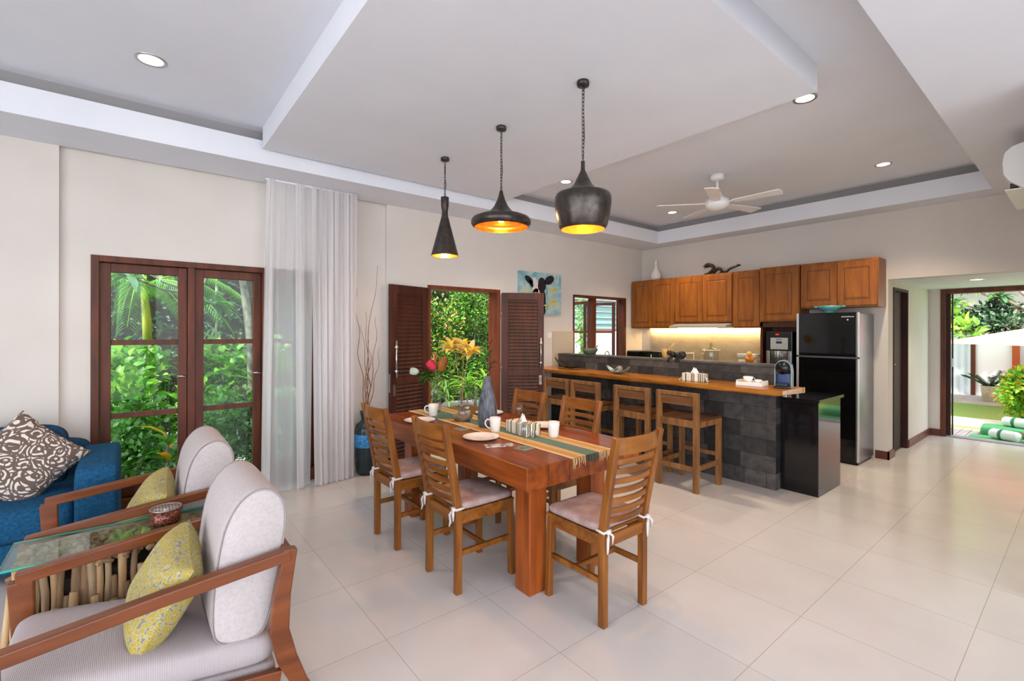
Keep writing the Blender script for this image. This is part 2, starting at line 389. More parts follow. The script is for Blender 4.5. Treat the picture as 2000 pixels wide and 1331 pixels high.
struct(bx('trim_5', (.0, -2.15, .93), (.012, -1.726, 1.50), base('wall_tile_beige', (196, 182, 164), .3)))
M_SPL = noisy('textured_backsplash', (166, 154, 134), (184, 172, 150), 6, .5, bmp=.7, detail=8)
struct(bx('trim_6', (.18, -.014, .9), (2.113, 0, 1.56), M_SPL))

# three-leaf garden window
W = thing('window_1', None, None, (0, 0, 0)); struct(W)
y0, y1 = -7.147, -5.404; xo, xi = -.17, -.03
fr = MB(); fr.box((xo, y0, .0), (xi, y0+.05, 2.10)); fr.box((xo, y1-.05, .0), (xi, y1, 2.10)); fr.box((xo, y0+.05, 2.05), (xi, y1-.05, 2.10))
fr.box((xo, y0+.05, 0), (xi+.02, y1-.05, .12))
leafs = [(-7.095, -6.514), (-6.461, -5.93), (-5.885, -5.454)]
fr.box((xo, -6.514, .12), (xi, -6.461, 2.05)); fr.box((xo, -5.93, .12), (xi, -5.885, 2.05))
fr.build('window_frame', M_FRAME, W, bevel=.003)
for i, (a, b) in enumerate(leafs):
    sa = MB(); X0, X1 = -.125, -.075; st = .068
    sa.box((X0, a+.002, .125), (X1, a+st, 2.045)); sa.box((X0, b-st, .125), (X1, b-.002, 2.045))
    sa.box((X0, a+st, 1.975), (X1, b-st, 2.045)); sa.box((X0, a+st, .125), (X1, b-st, .235))
    for z in (1.40, .797): sa.box((X0+.008, a+st, z-.022), (X1-.008, b-st, z+.022))
    so = sa.build('window_sash', M_FRAME, W, bevel=.003)
    bx('glass_pane', (-.102, a+st, .235), (-.098, b-st, 1.975), M_GLASS, so)
    if i < 2:
        h = MB(); h.lathe([(.014, 0), (.014, .01), (.006, .012), (.006, .03)], 12, (0, 0, 0), 0, True, Matrix.Translation((X1, b-.034, 1.10)) @ Matrix.Rotation(pi/2, 4, 'Y'))
        h.tube([(X1+.03, b-.075, 1.103), (X1+.033, b-.035, 1.10), (X1+.03, b-.0, 1.097)], .006, 8)
        h.build('window_latch', M_METAL, so)
# kitchen window: frame, fixed mullion, two casements pushed open outwards
W = thing('window_2', None, None); struct(W)
fr = MB(); a, b = -1.726, -.457
fr.box((-.16, a, 1.0), (.01, a+.03, 2.055)); fr.box((-.16, b-.045, 1.0), (.01, b, 2.055)); fr.box((-.16, a+.03, 2.02), (.01, b-.045, 2.055)); fr.box((-.16, a+.03, 1.0), (.01, b-.045, 1.03))
fr.box((-.13, -1.245, 1.03), (-.03, -1.165, 2.02))
fr.build('window_frame', M_FRAME, W, bevel=.002)
def casement(hinge, ang, wd):
    sa = MB(); s = .05; hh = .94
    sa.box((0, -.02, 0), (s, .02, hh)); sa.box((wd-s, -.02, 0), (wd, .02, hh)); sa.box((s, -.02, hh-s), (wd-s, .02, hh)); sa.box((s, -.02, 0), (wd-s, .02, s)); sa.box((s, -.015, .42), (wd-s, .015, .45))
    o = sa.build('window_sash', M_FRAME, W, hinge, (0, 0, ang), bevel=.002)
    bx('glass_pane', (s, -.002, s), (wd-s, .002, hh-s), M_GLASS, o); return o
casement((-.165, -1.16, 1.05), radians(180-8), .52)
casement((-.165, -.53, 1.05), radians(180+22), .56)
# double louvred doors
W = thing('door_1', None, None); struct(W)
fr = MB(); fr.box((-.2, -4.186, 0), (.015, -4.146, 2.045)); fr.box((-.2, -3.155, 0), (.015, -3.115, 2.045)); fr.box((-.2, -4.146, 2.0), (.015, -3.155, 2.045))
fr.build('door_frame', wood('door_frame_wood', (98, 44, 24), (132, 66, 40), 'z', .35), W, bevel=.003)
def louver_leaf(hinge, ang, side, hz):
    """leaf in the local xz plane, hinge at x=0, free edge at x=.56; side = +1/-1 picks the face towards the room"""
    wd, H, t = .56, 1.99, .04; st = .085
    f = MB(); f.box((0, -t/2, 0), (st, t/2, H)); f.box((wd-st, -t/2, 0), (wd, t/2, H)); f.box((st, -t/2, H-.09), (wd-st, t/2, H)); f.box((st, -t/2, 0), (wd-st, t/2, .12)); f.box((st, -t/2, .90), (wd-st, t/2, .98))
    o = f.build('louver_leaf', M_DOOR, W, hinge, (0, 0, ang), bevel=.003)
    l = MB(); l.box((st, -.003, .12), (wd-st, .003, H-.09))
    for z0, z1 in ((.12, .90), (.98, H-.09)):
        n = int((z1-z0)/.042)
        for k in range(n):
            z = z0+(k+.5)*(z1-z0)/n; l.beam((st, 0, z), (wd-st, 0, z), .010, .046, (0, 1, .85*side), 0)
    l.build('louver_slats', M_DOOR, o)
    h = MB(); xx = wd-.045; yy = side*(t/2+.038)
    h.tube([(xx, yy, hz-.20), (xx, yy, hz+.20)], .011, 10)
    for z in (hz-.13, hz+.13): h.tube([(xx, side*t/2, z), (xx, yy, z)], .012, 10); h.lathe([(.019, -.012), (.021, 0), (.019, .012)], 12, (xx, yy, z))
    h.build('door_handle', M_METAL, o)
    h = MB(); h.box((wd-.065, side*t/2-.001, .78), (wd-.03, side*(t/2)+.004*side, .90)) if side > 0 else h.box((wd-.065, -t/2-.004, .78), (wd-.03, -t/2+.001, .90))
    h.box((wd-.001, -.011, .82), (wd+.002, .011, 1.02)); h.build('lock_plate', M_METAL, o)
    for z in (.3, 1.0, 1.72): h = MB(); h.tube([(0, 0, z-.05), (0, 0, z+.05)], .012, 8); h.build('hinge', M_METAL, o)
louver_leaf((.025, -4.20, .015), math.atan2(-4.725+4.20, .175-.025), 1, 1.18)
louver_leaf((.025, -3.10, .015), math.atan2(-2.655+3.10, .335-.025), -1, 1.20)
# dark hall door and sliding glass door
W = thing('door_2', None, None); struct(W)
f = MB(); f.box((3.30, .213, 0), (3.43, .25, 2.035)); f.box((3.30, .863, 0), (3.43, .9, 2.035)); f.box((3.30, .25, 2.0), (3.43, .863, 2.035)); f.build('door_frame', M_DARKD, W, bevel=.002)
o = bx('door_leaf', (3.33, .25, .005), (3.37, .863, 2.0), M_DARKD, W, .002)
h = MB(); h.box((3.369, .29, 1.0), (3.374, .33, 1.16)); h.tube([(3.37, .31, 1.1), (3.40, .31, 1.1), (3.405, .38, 1.1)], .008, 8); h.build('door_handle', M_METAL, o)
W = thing('door_3', None, None); struct(W)
f = MB(); f.box((3.542, 2.16, 0), (3.60, 2.36, 2.11)); f.box((3.60, 2.16, 2.045), (5.94, 2.36, 2.11)); f.box((5.94, 2.16, 0), (6.0, 2.36, 2.11)); f.build('door_frame', M_FRAME, W, bevel=.003)
f = MB(); f.box((3.60, 2.20, .02), (3.645, 2.24, 2.045)); f.box((3.645, 2.28, .02), (3.66, 2.32, 2.045)); o = f.build('sliding_door_edge', M_DARKD, W)
bx('threshold', (3.60, 2.18, 0), (5.94, 2.36, .012), base('threshold_grey', (150, 150, 156), .3), W)
h = MB(); h.box((3.66, 2.222, 1.0), (3.668, 2.232, 1.12)); h.build('door_pull', M_METAL, W)

def downlight(x, y, z, label, r=.055, e=80):
    t = thing('ceiling_downlight', label, 'downlight', (x, y, z), group='recessed downlights')
    MB().lathe([(r+.018, 0), (r+.016, -.006), (r, -.004), (r-.004, .0)], 28).build('trim_ring', M_METAL, t)
    MB().lathe([(1e-6, -.0025), (r, -.0025)], 24).build('lens', M_DL, t)
    ld = bpy.data.lights.new('downlight_beam', 'SPOT'); ld.energy = e; ld.color = (1, .80, .56); ld.spot_size = radians(110); ld.spot_blend = .8; ld.shadow_soft_size = .05
    lo = bpy.data.objects.new('downlight_beam', ld); COL.objects.link(lo); lo.location = (0, 0, -.02); lo.parent = t
    return t
downlight(1.239, -6.80, HC, 'round downlight in the ceiling above the sofa end, leftmost', .065, e=20)
downlight(3.62, -3.10, HC, 'large bright downlight beside the corner of the dropped ceiling panel', .06, e=40)
downlight(3.598, -1.0, HC, 'round downlight to the right of the white ceiling fan')
downlight(1.177, -.937, HC, 'round downlight to the left of the ceiling fan')
downlight(1.19, -3.085, HC, 'round downlight just left of the largest pendant lamp')
downlight(4.068, .793, 2.115, 'dim downlight in the low hallway ceiling', e=22)

# ================================================================== DINING TABLE AND CHAIRS
tb = thing('dining_table', 'long chunky reddish-brown wooden dining table with square legs', 'table', (1.97, -4.72, 0))
m = MB(); n = 6; wy = (.998)/n
for k in range(n):
    ya = -.498+k*wy; m.box((-1.04, ya+.0015, .62), (1.035, ya+wy-.0015, .75))
m.build('tabletop', M_TABLE, tb, bevel=.004)
for (x, y) in ((.91, -.36), (.91, .155), (-.53, -.36), (-.53, .155)):
    bx('leg', (x-.065, y-.065, 0), (x+.065, y+.065, .622), M_TABLEZ, tb, .005)

def chair(label):
    t = thing('dining_chair', label, 'chair', group='slatted wooden dining chairs')
    bwd = .165                                   # local: sitter faces +y, backrest at -y
    def yb(z): return -.19 - .10*max(0, (z-.46)/.52)**1.15
    for s in (-1, 1):
        pts = [(s*bwd, -.19, 0), (s*bwd, -.19, .45)]+[(s*bwd*(1+.10*(z-.46)/.52), yb(z), z) for z in (.55, .66, .78, .89, .98)]
        MB().strip(pts, .036, [.04, .042, .042, .04, .038, .034, .03], (1, 0, 0)).build('back_post', M_CHAIR, t, bevel=.004)
        MB().beam((s*.178, .195, 0), (s*.168, .185, .455), .036, .036, (1, 0, 0)).build('leg', M_CHAIR, t, bevel=.004)
    m = MB()
    m.box((-.15, .172, .40), (.15, .198, .458)); m.box((-.15, -.205, .40), (.15, -.182, .458))
    for s in (-1, 1): m.box((s*.168-.012, -.175, .40), (s*.168+.012, .172, .458))
    m.box((-.19, -.172, .455), (.19, .205, .472)); m.build('seat_frame', M_CHAIRX, t, bevel=.003)
    m = MB()
    for s in (-1, 1): m.box((s*.168-.011, -.18, .215), (s*.168+.011, .18, .245))
    m.box((-.16, -.008, .218), (.16, .016, .242)); m.build('stretcher', M_CHAIRX, t, bevel=.003)
    zs = [(.93, .085)]+[(.85-k*.052, .028) for k in range(7)]
    for zc, hh in zs:
        hw = bwd*(1+.10*(zc-.46)/.52)-.012
        m = MB(); pts = []
        for i in range(9):
            u = -1+2*i/8; pts.append((u*hw, yb(zc)-.030*(1-u*u), zc))
        m.strip(pts, .013, hh, (0, 1, .0)); m.build('top_rail' if hh > .05 else 'back_slat', M_CHAIRX, t, bevel=.002)
    c = MB().sup((0, .012, .496), (.193, .195, .026), .22, 40, 10, e2=.5).build('seat_cushion', M_SEAT, t)
    for s in (-1, 1):
        m = MB(); x = s*bwd
        m.tube([(x-.024, -.165, .492), (x-.026, -.216, .488), (x+.026, -.216, .490), (x+.026, -.165, .492)], .007, 6)
        m.sup((x+.004, -.222, .490), (.016, .012, .013), .8, 10, 6)
        m.tube([(x, -.224, .49), (x-.015, -.235, .46), (x-.012, -.232, .42), (x-.02, -.236, .39)], [.006, .008, .007, .004], 6)
        m.tube([(x+.006, -.224, .49), (x+.022, -.236, .47), (x+.018, -.234, .43)], [.006, .008, .004], 6)
        m.build('cushion_tie', M_ROPE, c)
    return t
c0 = chair('slatted wooden chair nearest the floor vase, mauve cushion, back to camera')
c0.location = (1.77, -5.283, 0); c0.rotation_euler.z = radians(1)
spots = [((2.495, -5.250, 0), 0, 'slatted wooden chair at middle of near table side, back to camera'),
         ((3.185, -4.862, 0), radians(90), 'slatted wooden chair at the near head of the table, turned sideways'),
         ((2.44, -4.462, 0), radians(180), 'wooden chair across the table behind the white mug, nearer the bar end'),
         ((1.83, -4.462, 0), radians(180), 'wooden chair across the table beside the grey vase and louvred door')]
for loc, rz, lb in spots:
    c = copy_tree(c0); c.location = loc; c.rotation_euler.z = rz; c['label'] = lb

# runner with fringe
M_RUN = base('runner_weave', (200, 150, 60), .9)
def runner_mat():
    m = M_RUN; b = m.node_tree.nodes['Principled BSDF']; v = coords(m, 'Object')
    sp = N(m, 'ShaderNodeSeparateXYZ'); L(m, v, sp.inputs[0])
    ab = N(m, 'ShaderNodeMath', operation='ABSOLUTE'); L(m, sp.outputs['Y'], ab.inputs[0])
    mu = N(m, 'ShaderNodeMath', operation='MULTIPLY'); mu.inputs[1].default_value = 5.2; L(m, ab.outputs[0], mu.inputs[0])
    r = N(m, 'ShaderNodeValToRGB'); r.color_ramp.interpolation = 'CONSTANT'; e = r.color_ramp.elements
    st = [(0, (96, 124, 110)), (.32, (224, 194, 154)), (.38, (190, 146, 72)), (.46, (224, 194, 156)), (.51, (190, 148, 76)), (.78, (202, 166, 100)), (.86, (228, 200, 166))]
    while len(e) < len(st): e.new(.5)
    for el, (p, c) in zip(e, st): el.position = p; el.color = lin(c)
    L(m, mu.outputs[0], r.inputs[0]); L(m, r.outputs[0], b.inputs['Base Color'])
    n = N(m, 'ShaderNodeTexWave'); n.inputs['Scale'].default_value = 60; n.bands_direction = 'X'; L(m, v, n.inputs['Vector']); bump(m, n.outputs['Fac'], .4, .002)
runner_mat()
rn = thing('table_runner', 'fringed striped table runner in ochre, cream and teal along the table', 'table runner', (1.96, -4.70, .751))
MB().box((-1.05, -.178, 0), (1.052, .178, .003)).build('runner_cloth', M_RUN, rn)
for s in (-1, 1):
    m = MB()
    for k in range(46):
        y = -.175+.35*k/45+RND.uniform(-.002, .002); ln = RND.uniform(.035, .06)*(1.2 if abs(y) > .15 else 1)
        mt = 1 if abs(y) < .062 else (0 if k % 3 else 2)
        m.tube([(s*1.045, y, .002), (s*1.054, y, .0), (s*1.057, y+RND.uniform(-.004, .004), -ln*.5), (s*1.058, y+RND.uniform(-.008, .008), -ln)], .0016, 4, mt)
    m.build('fringe', [base('fringe_cream', (232, 200, 160), .9), base('fringe_teal', (50, 92, 78), .9), base('fringe_ochre', (176, 136, 60), .9)], rn)

# tableware
M_PLATE = noisy('plate_glaze', (236, 226, 220), (242, 234, 228), 10, .12)
ZT = .750
def plate(x, y, label, r=.128):
    t = thing('dinner_plate', label, 'plate', (x, y, ZT), group='white plates on the table')
    MB().lathe([(.0001, .004), (r*.55, .004), (r*.64, .008), (r*.97, .018), (r, .019), (r*.985, .0155), (r*.66, .003), (r*.5, 0), (.0001, 0)], 48).build('dish', M_PLATE, t)
    MB().lathe([(r*.99, .0185), (r*1.008, .0188), (r*1.0, .0165), (r*.985, .0165), (r*.99, .0185)], 48).build('rim', base('plate_rim_brown', (150, 116, 100), .3), t)
    return t
plate(2.255, -4.995, 'white dinner plate with a brown rim at the near side of the table')
plate(2.225, -4.375, 'white dinner plate behind the mug, in front of the far wooden chair')
plate(1.44, -5.04, 'white dinner plate at the far left end of the table behind the chair tops')
plate(1.50, -4.375, 'white dinner plate just right of the tall grey vase')
def mug(x, y, rz, label):
    t = thing('coffee_mug', label, 'mug', (x, y, ZT+.004), rz, 'white coffee mugs on the table')
    MB().lathe([(.0001, .004), (.024, .004), (.030, .02), (.0385, .105), (.0405, .108), (.0425, .105), (.040, .07), (.034, .015), (.031, 0), (.0001, 0)], 32).build('cup', M_CER, t)
    MB().tube([(.037, 0, .088), (.055, 0, .094), (.071, 0, .082), (.074, 0, .06), (.062, 0, .038), (.036, 0, .026)], [.0055, .0055, .0055, .005, .0045, .0045], 8).build('handle', M_CER, t)
    return t
hd = radians(51.15+180)
mug(1.315, -4.845, hd+.1, 'white mug farthest left, beside the flower vase on the runner')
mug(2.158, -4.80, hd, 'white mug in the middle of the table beside the striped napkin box')
mug(2.545, -4.575, radians(140), 'white mug with hidden handle, nearest the bar, on the runner edge')
def wineglass(x, y, label, z=ZT, s=1.0):
    t = thing('wine_glass', label, 'glass', (x, y, z), group='clear stemmed glasses on the table')
    MB().lathe([(.0001, .003), (.032*s, .001), (.033*s, .0025), (.008, .008), (.0035, .016), (.0035, .06*s), (.008, .068*s), (.028*s, .085*s), (.036*s, .115*s), (.033*s, .155*s), (.0315*s, .155*s), (.0345*s, .115*s), (.026*s, .088*s), (.0001, .072*s)], 28).build('glass_bowl', M_WGLASS, t)
    return t
wineglass(2.657, -4.942, 'clear stemmed glass nearest the table corner, on a green coaster', ZT+.006)
wineglass(1.911, -4.928, 'clear stemmed glass left of the middle mug, on a coaster', ZT+.006)
wineglass(2.002, -4.44, 'clear stemmed glass on the far side behind the napkin box')
def coaster(x, y, label):
    o = MB().box((-.05, -.05, 0), (.05, .05, .005)).build('coaster', noisy('coaster_cloth', (112, 122, 104), (140, 148, 128), 60, .8), None, (x, y, ZT+.0005), (0, 0, .1), bevel=.002)
    tag(o, label, 'coaster', 'green coasters')
coaster(2.657, -4.942, 'square green coaster under the glass nearest the table corner')
coaster(1.911, -4.928, 'square green coaster under the glass left of the middle mug')
M_NAP = noisy('napkin_floral', (226, 212, 202), (150, 116, 96), 30, .9, lo=.45, hi=.6)
def napkin(x, y, rz, label):
    t = thing('cutlery_napkin', label, 'napkin', (x, y, ZT+.001), rz, 'folded napkins with cutlery')
    MB().box((-.095, -.038, 0), (.095, .038, .004)).build('napkin_cloth', M_NAP, t, bevel=.0015)
    m = MB(); m.tube([(-.075, -.012, .0065), (.0, -.012, .0065), (.02, -.012, .0065)], .003, 6); m.sup((.055, -.012, .0065), (.038, .008, .002), .8, 16, 6); m.build('knife', M_METAL, t)
    m = MB(); m.tube([(-.075, .012, .0065), (.04, .012, .0065)], .0028, 6); m.sup((.06, .012, .007), (.022, .011, .003), .9, 16, 6); m.build('fork', M_METAL, t)
napkin(2.50, -5.02, radians(65), 'folded floral napkin with cutlery right of the near plate')
napkin(1.72, -5.06, radians(65), 'folded napkin with cutlery behind the top of the middle near chair')
# striped napkin boxes
def stripe_mat():
    m = base('stripe_fabric', (230, 224, 206), .85); b = m.node_tree.nodes['Principled BSDF']; v = coords(m, 'Object')
    wv = N(m, 'ShaderNodeTexWave'); wv.inputs['Scale'].default_value = 22; wv.bands_direction = 'DIAGONAL'; wv.inputs['Distortion'].default_value = 0
    sp = N(m, 'ShaderNodeSeparateXYZ'); L(m, v, sp.inputs[0]); a = N(m, 'ShaderNodeMath', operation='ADD'); L(m, sp.outputs[0], a.inputs[0]); L(m, sp.outputs[1], a.inputs[1])
    cb = N(m, 'ShaderNodeCombineXYZ'); L(m, a.outputs[0], cb.inputs[0]); wv.bands_direction = 'X'; L(m, cb.outputs[0], wv.inputs['Vector'])
    n = N(m, 'ShaderNodeTexNoise'); n.inputs['Scale'].default_value = 45; n.inputs['Detail'].default_value = 0; L(m, cb.outputs[0], n.inputs['Vector'])
    c = ramp(m, n.outputs['Fac'], [(.40, (96, 104, 80)), (.47, (232, 226, 208)), (.55, (236, 230, 214)), (.62, (120, 96, 70))]); L(m, c, b.inputs['Base Color'])
    return m
M_STR = stripe_mat()
def tissue_box(x, y, z, rz, label, sx=.13, sy=.065, h=.085):
    t = thing('tissue_box', label, 'tissue box', (x, y, z), rz, 'striped fabric tissue boxes')
    m = MB(); m.box((-sx, -sy, 0), (sx, sy, h)); m.build('fabric_box', M_STR, t, bevel=.006)
    m = MB(); m.grid(lambda u, v: ((u-.5)*.09*(1-v*.75), .012*sin(u*9)*(1-v), h-.004+v*.055+.01*sin(u*7)), 10, 8); m.build('tissue', base('tissue_white', (246, 244, 242), .9), t, solid=.002)
    for s in (-1, 1):
        m = MB(); m.sup((s*(sx+.008), 0, .03), (.018, .024, .014), .8, 12, 8); m.tube([(s*(sx+.005), .0, .03), (s*(sx+.03), -.02, .008), (s*(sx+.035), -.045, .004)], [.008, .01, .004], 6)
        m.build('bow', M_STR, t)
tissue_box(2.315, -4.665, ZT+.004, radians(-4), 'striped fabric tissue box on the dining table runner')
# tall grey vase with foliage
gv = thing('tall_grey_vase', 'tall textured grey tapering vase holding leafy greens, on the runner', 'vase', (1.965, -4.73, ZT+.004))
MB().lathe([(.0001, 0), (.066, 0), (.075, .04), (.078, .09), (.072, .16), (.056, .25), (.036, .33), (.025, .37), (.023, .395), (.018, .395), (.018, .37), (.0001, .3)], 36).build('vase_body', noisy('vase_grey', (44, 50, 62), (112, 116, 126), 22, .5, stretch=(3, 3, .6), bmp=.7), gv)
# glass vases with flowers
def glass_cyl(name, label, x, y, r, h):
    t = thing(name, label, 'vase', (x, y, ZT+.004))
    MB().lathe([(.0001, 0), (r*.9, 0), (r, .01), (r*.92, h*.5), (r*1.05, h), (r*1.0, h), (r*.88, h*.5), (r*.92, .014), (.0001, .012)], 28).build('glass_wall', M_WGLASS, t); return t
V1 = Vector((1.115, -4.70, ZT+.004)); V2 = Vector((1.42, -4.62, ZT+.004))
glass_cyl('glass_vase', 'tall clear glass vase holding the red protea bouquet', V1.x, V1.y, .046, .32)
glass_cyl('glass_flask', 'thin clear glass flask holding the yellow croton sprigs', V2.x, V2.y, .034, .15)
# bouquet
M_LEAFD = leafm('leaf_dark', (20, 46, 18), (38, 74, 28))
M_LEAFM = leafm('leaf_mid', (64, 118, 30), (106, 160, 48))
M_LEAFL = leafm('leaf_light', (130, 186, 50), (176, 214, 84))
M_LEAFY = leafm('leaf_yellow', (250, 216, 40), (255, 238, 120), .08)
M_LEAFR = leafm('leaf_red', (92, 34, 34), (150, 60, 44))
M_LEAFB = leafm('leaf_bluegreen', (78, 120, 92), (128, 160, 128))
bq = thing('protea_bouquet', 'bouquet with a red bud, brown cone and drooping greens in the left vase', 'flowers', tuple(V1))
m = MB()
for (dx, dy, z) in ((-.06, -.04, .38), (.02, .03, .38), (-.02, .0, .45), (-.14, -.11, .36), (.07, .06, .33)): m.tube([(dx*.05, dy*.05, .02), (dx*.1, dy*.1, .2), (dx*.8, dy*.8, z)], .005, 6)
m.build('stems', M_STEM, bq)
rtv = Vector((.627, .779, 0)); fwv = Vector((-.779, .627, 0))
def bud(center, axis, r, ln, mat, name, rows=7, per=11):
    m = MB(); q = Vector((0, 0, 1)).rotation_difference(Vector(axis).normalized()).to_matrix().to_4x4()
    m.sup((0, 0, 0), (r*.8, r*.8, ln*.5), .95, 20, 12)
    for i in range(rows):
        z = -ln*.42+ln*.8*i/rows; rr = r*.82*sqrt(max(.05, 1-(z/(ln*.52))**2))
        for j in range(per):
            a = 2*pi*(j+.5*(i % 2))/per; m.leaf((rr*cos(a), rr*sin(a), z), (cos(a)*.35, sin(a)*.35, 1), (cos(a), sin(a), 0), ln*.3, r*.5, 0, .25)
    o = m.build(name, mat, bq, Vector(center)); o.rotation_euler = q.to_euler(); return o
bud(rtv*-.04+Vector((0, 0, .425)), rtv*-.5+Vector((0, 0, .6)), .042, .10, leafm('bud_red', (196, 20, 56), (226, 50, 86), .1), 'protea_bud')
bud(rtv*.055+Vector((0, 0, .43)), rtv*.35+Vector((0, 0, 1)), .038, .13, leafm('cone_brown', (130, 68, 16), (190, 110, 30), .1), 'banksia_cone', 12, 16)
bud(rtv*-.20+Vector((0, 0, .37)), rtv*-1+Vector((0, 0, .2)), .034, .08, leafm('bud_pale', (150, 170, 160), (206, 216, 206), .1), 'pale_protea_bud')
m = MB()
for k in range(16):
    a = RND.uniform(0, 6.28); p = rtv*(-.01)+Vector((0, 0, .46)); d = rtv*RND.uniform(-.35, .25)+fwv*RND.uniform(-.3, .3)+Vector((0, 0, 1))
    m.leaf(p, d, Vector((cos(a), sin(a), .2)), RND.uniform(.06, .11), .022, RND.choice((0, 1)), .1)
m.build('bract_flame', [leafm('bract_salmon', (216, 96, 70), (232, 150, 110), .3), leafm('bract_cream', (206, 190, 120), (226, 210, 150), .3)], bq)
m = MB()
for k in range(70):
    s = RND.choice((-1, -1, 1)); d = rtv*s*RND.uniform(.4, 1)+fwv*RND.uniform(-.7, .7)+Vector((0, 0, RND.uniform(-.35, .3)))
    m.leaf(rtv*s*RND.uniform(0, .10)+fwv*RND.uniform(-.04, .04)+Vector((0, 0, RND.uniform(.30, .38))), d, Vector((RND.uniform(-.4, .4), RND.uniform(-.4, .4), 1)), RND.uniform(.06, .13), .024, RND.choice((0, 1)), .3)
m.build('bouquet_foliage', [M_LEAFM, M_LEAFD], bq)
cr = thing('croton_sprigs', 'yellow variegated croton leaves on tall thin stems above the table', 'flowers', tuple(V2))
m = MB()
for s, tz in ((-.06, .57), (.02, .59), (.06, .54)): m.tube([(0, 0, .01), tuple(rtv*s*.2+Vector((0, 0, .2))), tuple(rtv*s*.6+Vector((0, 0, .4))), tuple(rtv*s+Vector((0, 0, tz)))], .0035, 6)
m.build('stems', base('croton_stem', (150, 120, 90), .7), cr)
m = MB()
for s, tz in ((-.085, .585), (.0, .60), (.085, .55)):
    for k in range(24):
        a = RND.uniform(0, 6.28); e = RND.uniform(-.1, 1.9); d = Vector((cos(a), sin(a), e))
        m.leaf(rtv*s+Vector((0, 0, tz+RND.uniform(-.03, .03))), d, Vector((cos(a)*-.5, sin(a)*-.5, 1)), RND.uniform(.10, .145), .05, RND.choice((0, 0, 0, 1)), .3)
m.build('croton_leaves', [M_LEAFY, leafm('leaf_peach', (246, 206, 150), (252, 228, 180), .08), M_LEAFL], cr)
m = MB()
for k in range(46):
    a = RND.uniform(0, 6.28); d = Vector((cos(a)*.8, sin(a)*.8, RND.uniform(.2, 1.2))); z = RND.uniform(.0, .24)
    m.leaf((cos(a)*.01, sin(a)*.01, z), d, Vector((-cos(a), -sin(a), 1)), RND.uniform(.05, .09), .012, RND.choice((0, 0, 1)), .3)
m.tube([(0, 0, -.05), (0, 0, .26)], .003, 5, 0)
o = m.build('vase_greens', [M_LEAFD, M_LEAFM], None, (1.965, -4.73, ZT+.415)); tag(o, 'sprig of dark narrow leaves standing in the tall grey vase', 'plant')
# small things round the vases
sh = thing('salt_jar', 'small clear jar with pinkish salt between the two vases', 'jar', (1.585, -4.665, ZT+.004))
MB().lathe([(.0001, 0), (.024, 0), (.024, .07), (.02, .075), (.0001, .075)], 20).build('jar_body', noisy('salt_pink', (176, 150, 136), (206, 188, 176), 60, .4), sh)
MB().lathe([(.0001, .075), (.023, .075), (.025, .10), (.0001, .104)], 20).build('jar_lid', M_METAL, sh)
sh = thing('pepper_jar', 'small dark pepper jar right of the salt jar', 'jar', (1.70, -4.60, ZT+.004))
MB().lathe([(.0001, 0), (.02, 0), (.02, .05), (.0001, .055)], 20).build('jar_body', noisy('pepper_dark', (60, 46, 44), (110, 96, 92), 80, .4), sh)
MB().lathe([(.0001, .053), (.02, .053), (.02, .072), (.0001, .075)], 20).build('jar_lid', M_METAL, sh)
o = MB().lathe([(.0001, .004), (.045, .006), (.075, .035), (.082, .05), (.086, .05), (.08, .03), (.05, 0), (.0001, 0)], 28, sx=1.1, sy=.8).build('green_bowl', noisy('bowl_green', (66, 84, 62), (150, 122, 96), 14, .4), None, (1.645, -4.76, ZT+.004), (0, 0, .6))
tag(o, 'small green and brown bowl on the runner left of the grey vase', 'bowl')
o = MB().box((-.11, -.08, 0), (.11, .08, .008)).build('serving_board', noisy('board_green', (60, 96, 84), (84, 116, 98), 30, .7), None, (1.41, -4.79, ZT+.004), (0, 0, .9), bevel=.003)
tag(o, 'square green place board beside the left mug', 'board')

# ================================================================== BAR STOOLS
def stool(label):
    t = thing('bar_stool', label, 'bar stool', group='wooden stools along the bar')
    hx, hy = .197, .205
    for s in (-1, 1):
        bx('back_post', (s*hx-.024, -hy-.022, 0), (s*hx+.024, -hy+.022, .925), M_STOOL, t, .003)
        bx('leg', (s*hx-.023, hy-.022, 0), (s*hx+.023, hy+.022, .655), M_STOOL, t, .003)
    m = MB(); m.box((-.173, -hy-.018, .888), (.173, -hy+.018, .925)); m.build('top_rail', M_STOOL, t, bevel=.003)
    m = MB(); m.box((-.173, -hy-.004, .80), (.173, -hy+.014, .882)); m.build('back_panel', wood('stool_panel', (88, 52, 26), (130, 86, 48), 'x', .5), t, bevel=.002)
    m = MB(); m.box((-.215, -.18, .655), (.215, .235, .68)); m.build('seat', wood('stool_seat', (70, 42, 24), (104, 66, 40), 'y', .35), t, bevel=.004)
    m = MB(); m.box((-.173, -.222, .60), (.173, -.19, .665)); m.box((-.173, .19, .60), (.173, .215, .655))
    for s in (-1, 1): m.box((s*hx-.012, -.183, .60), (s*hx+.012, .183, .655))
    m.build('seat_frame', M_STOOL, t, bevel=.003)
    m = MB(); m.box((-.173, -.22, .19), (.173, -.19, .235)); m.box((-.173, .19, .28), (.173, .215, .32))
    for s in (-1, 1): m.box((s*hx-.012, -.183, .20), (s*hx+.012, .183, .245))
    m.build('stretcher', M_STOOL, t, bevel=.003); return t
s0 = stool('dark seated wooden bar stool, the one nearest the black granite block'); s0.location = (2.43, -2.625, 0)
for x, rz, lb in ((1.905, .02, 'wooden bar stool second from the black granite block'), (1.262, -.01, 'wooden bar stool behind the far dining chair, third from the granite block'), (.79, .0, 'wooden bar stool beside the open louvred door, farthest left')):
    c = copy_tree(s0); c.location = (x, -2.635, 0); c.rotation_euler.z = rz; c['label'] = lb

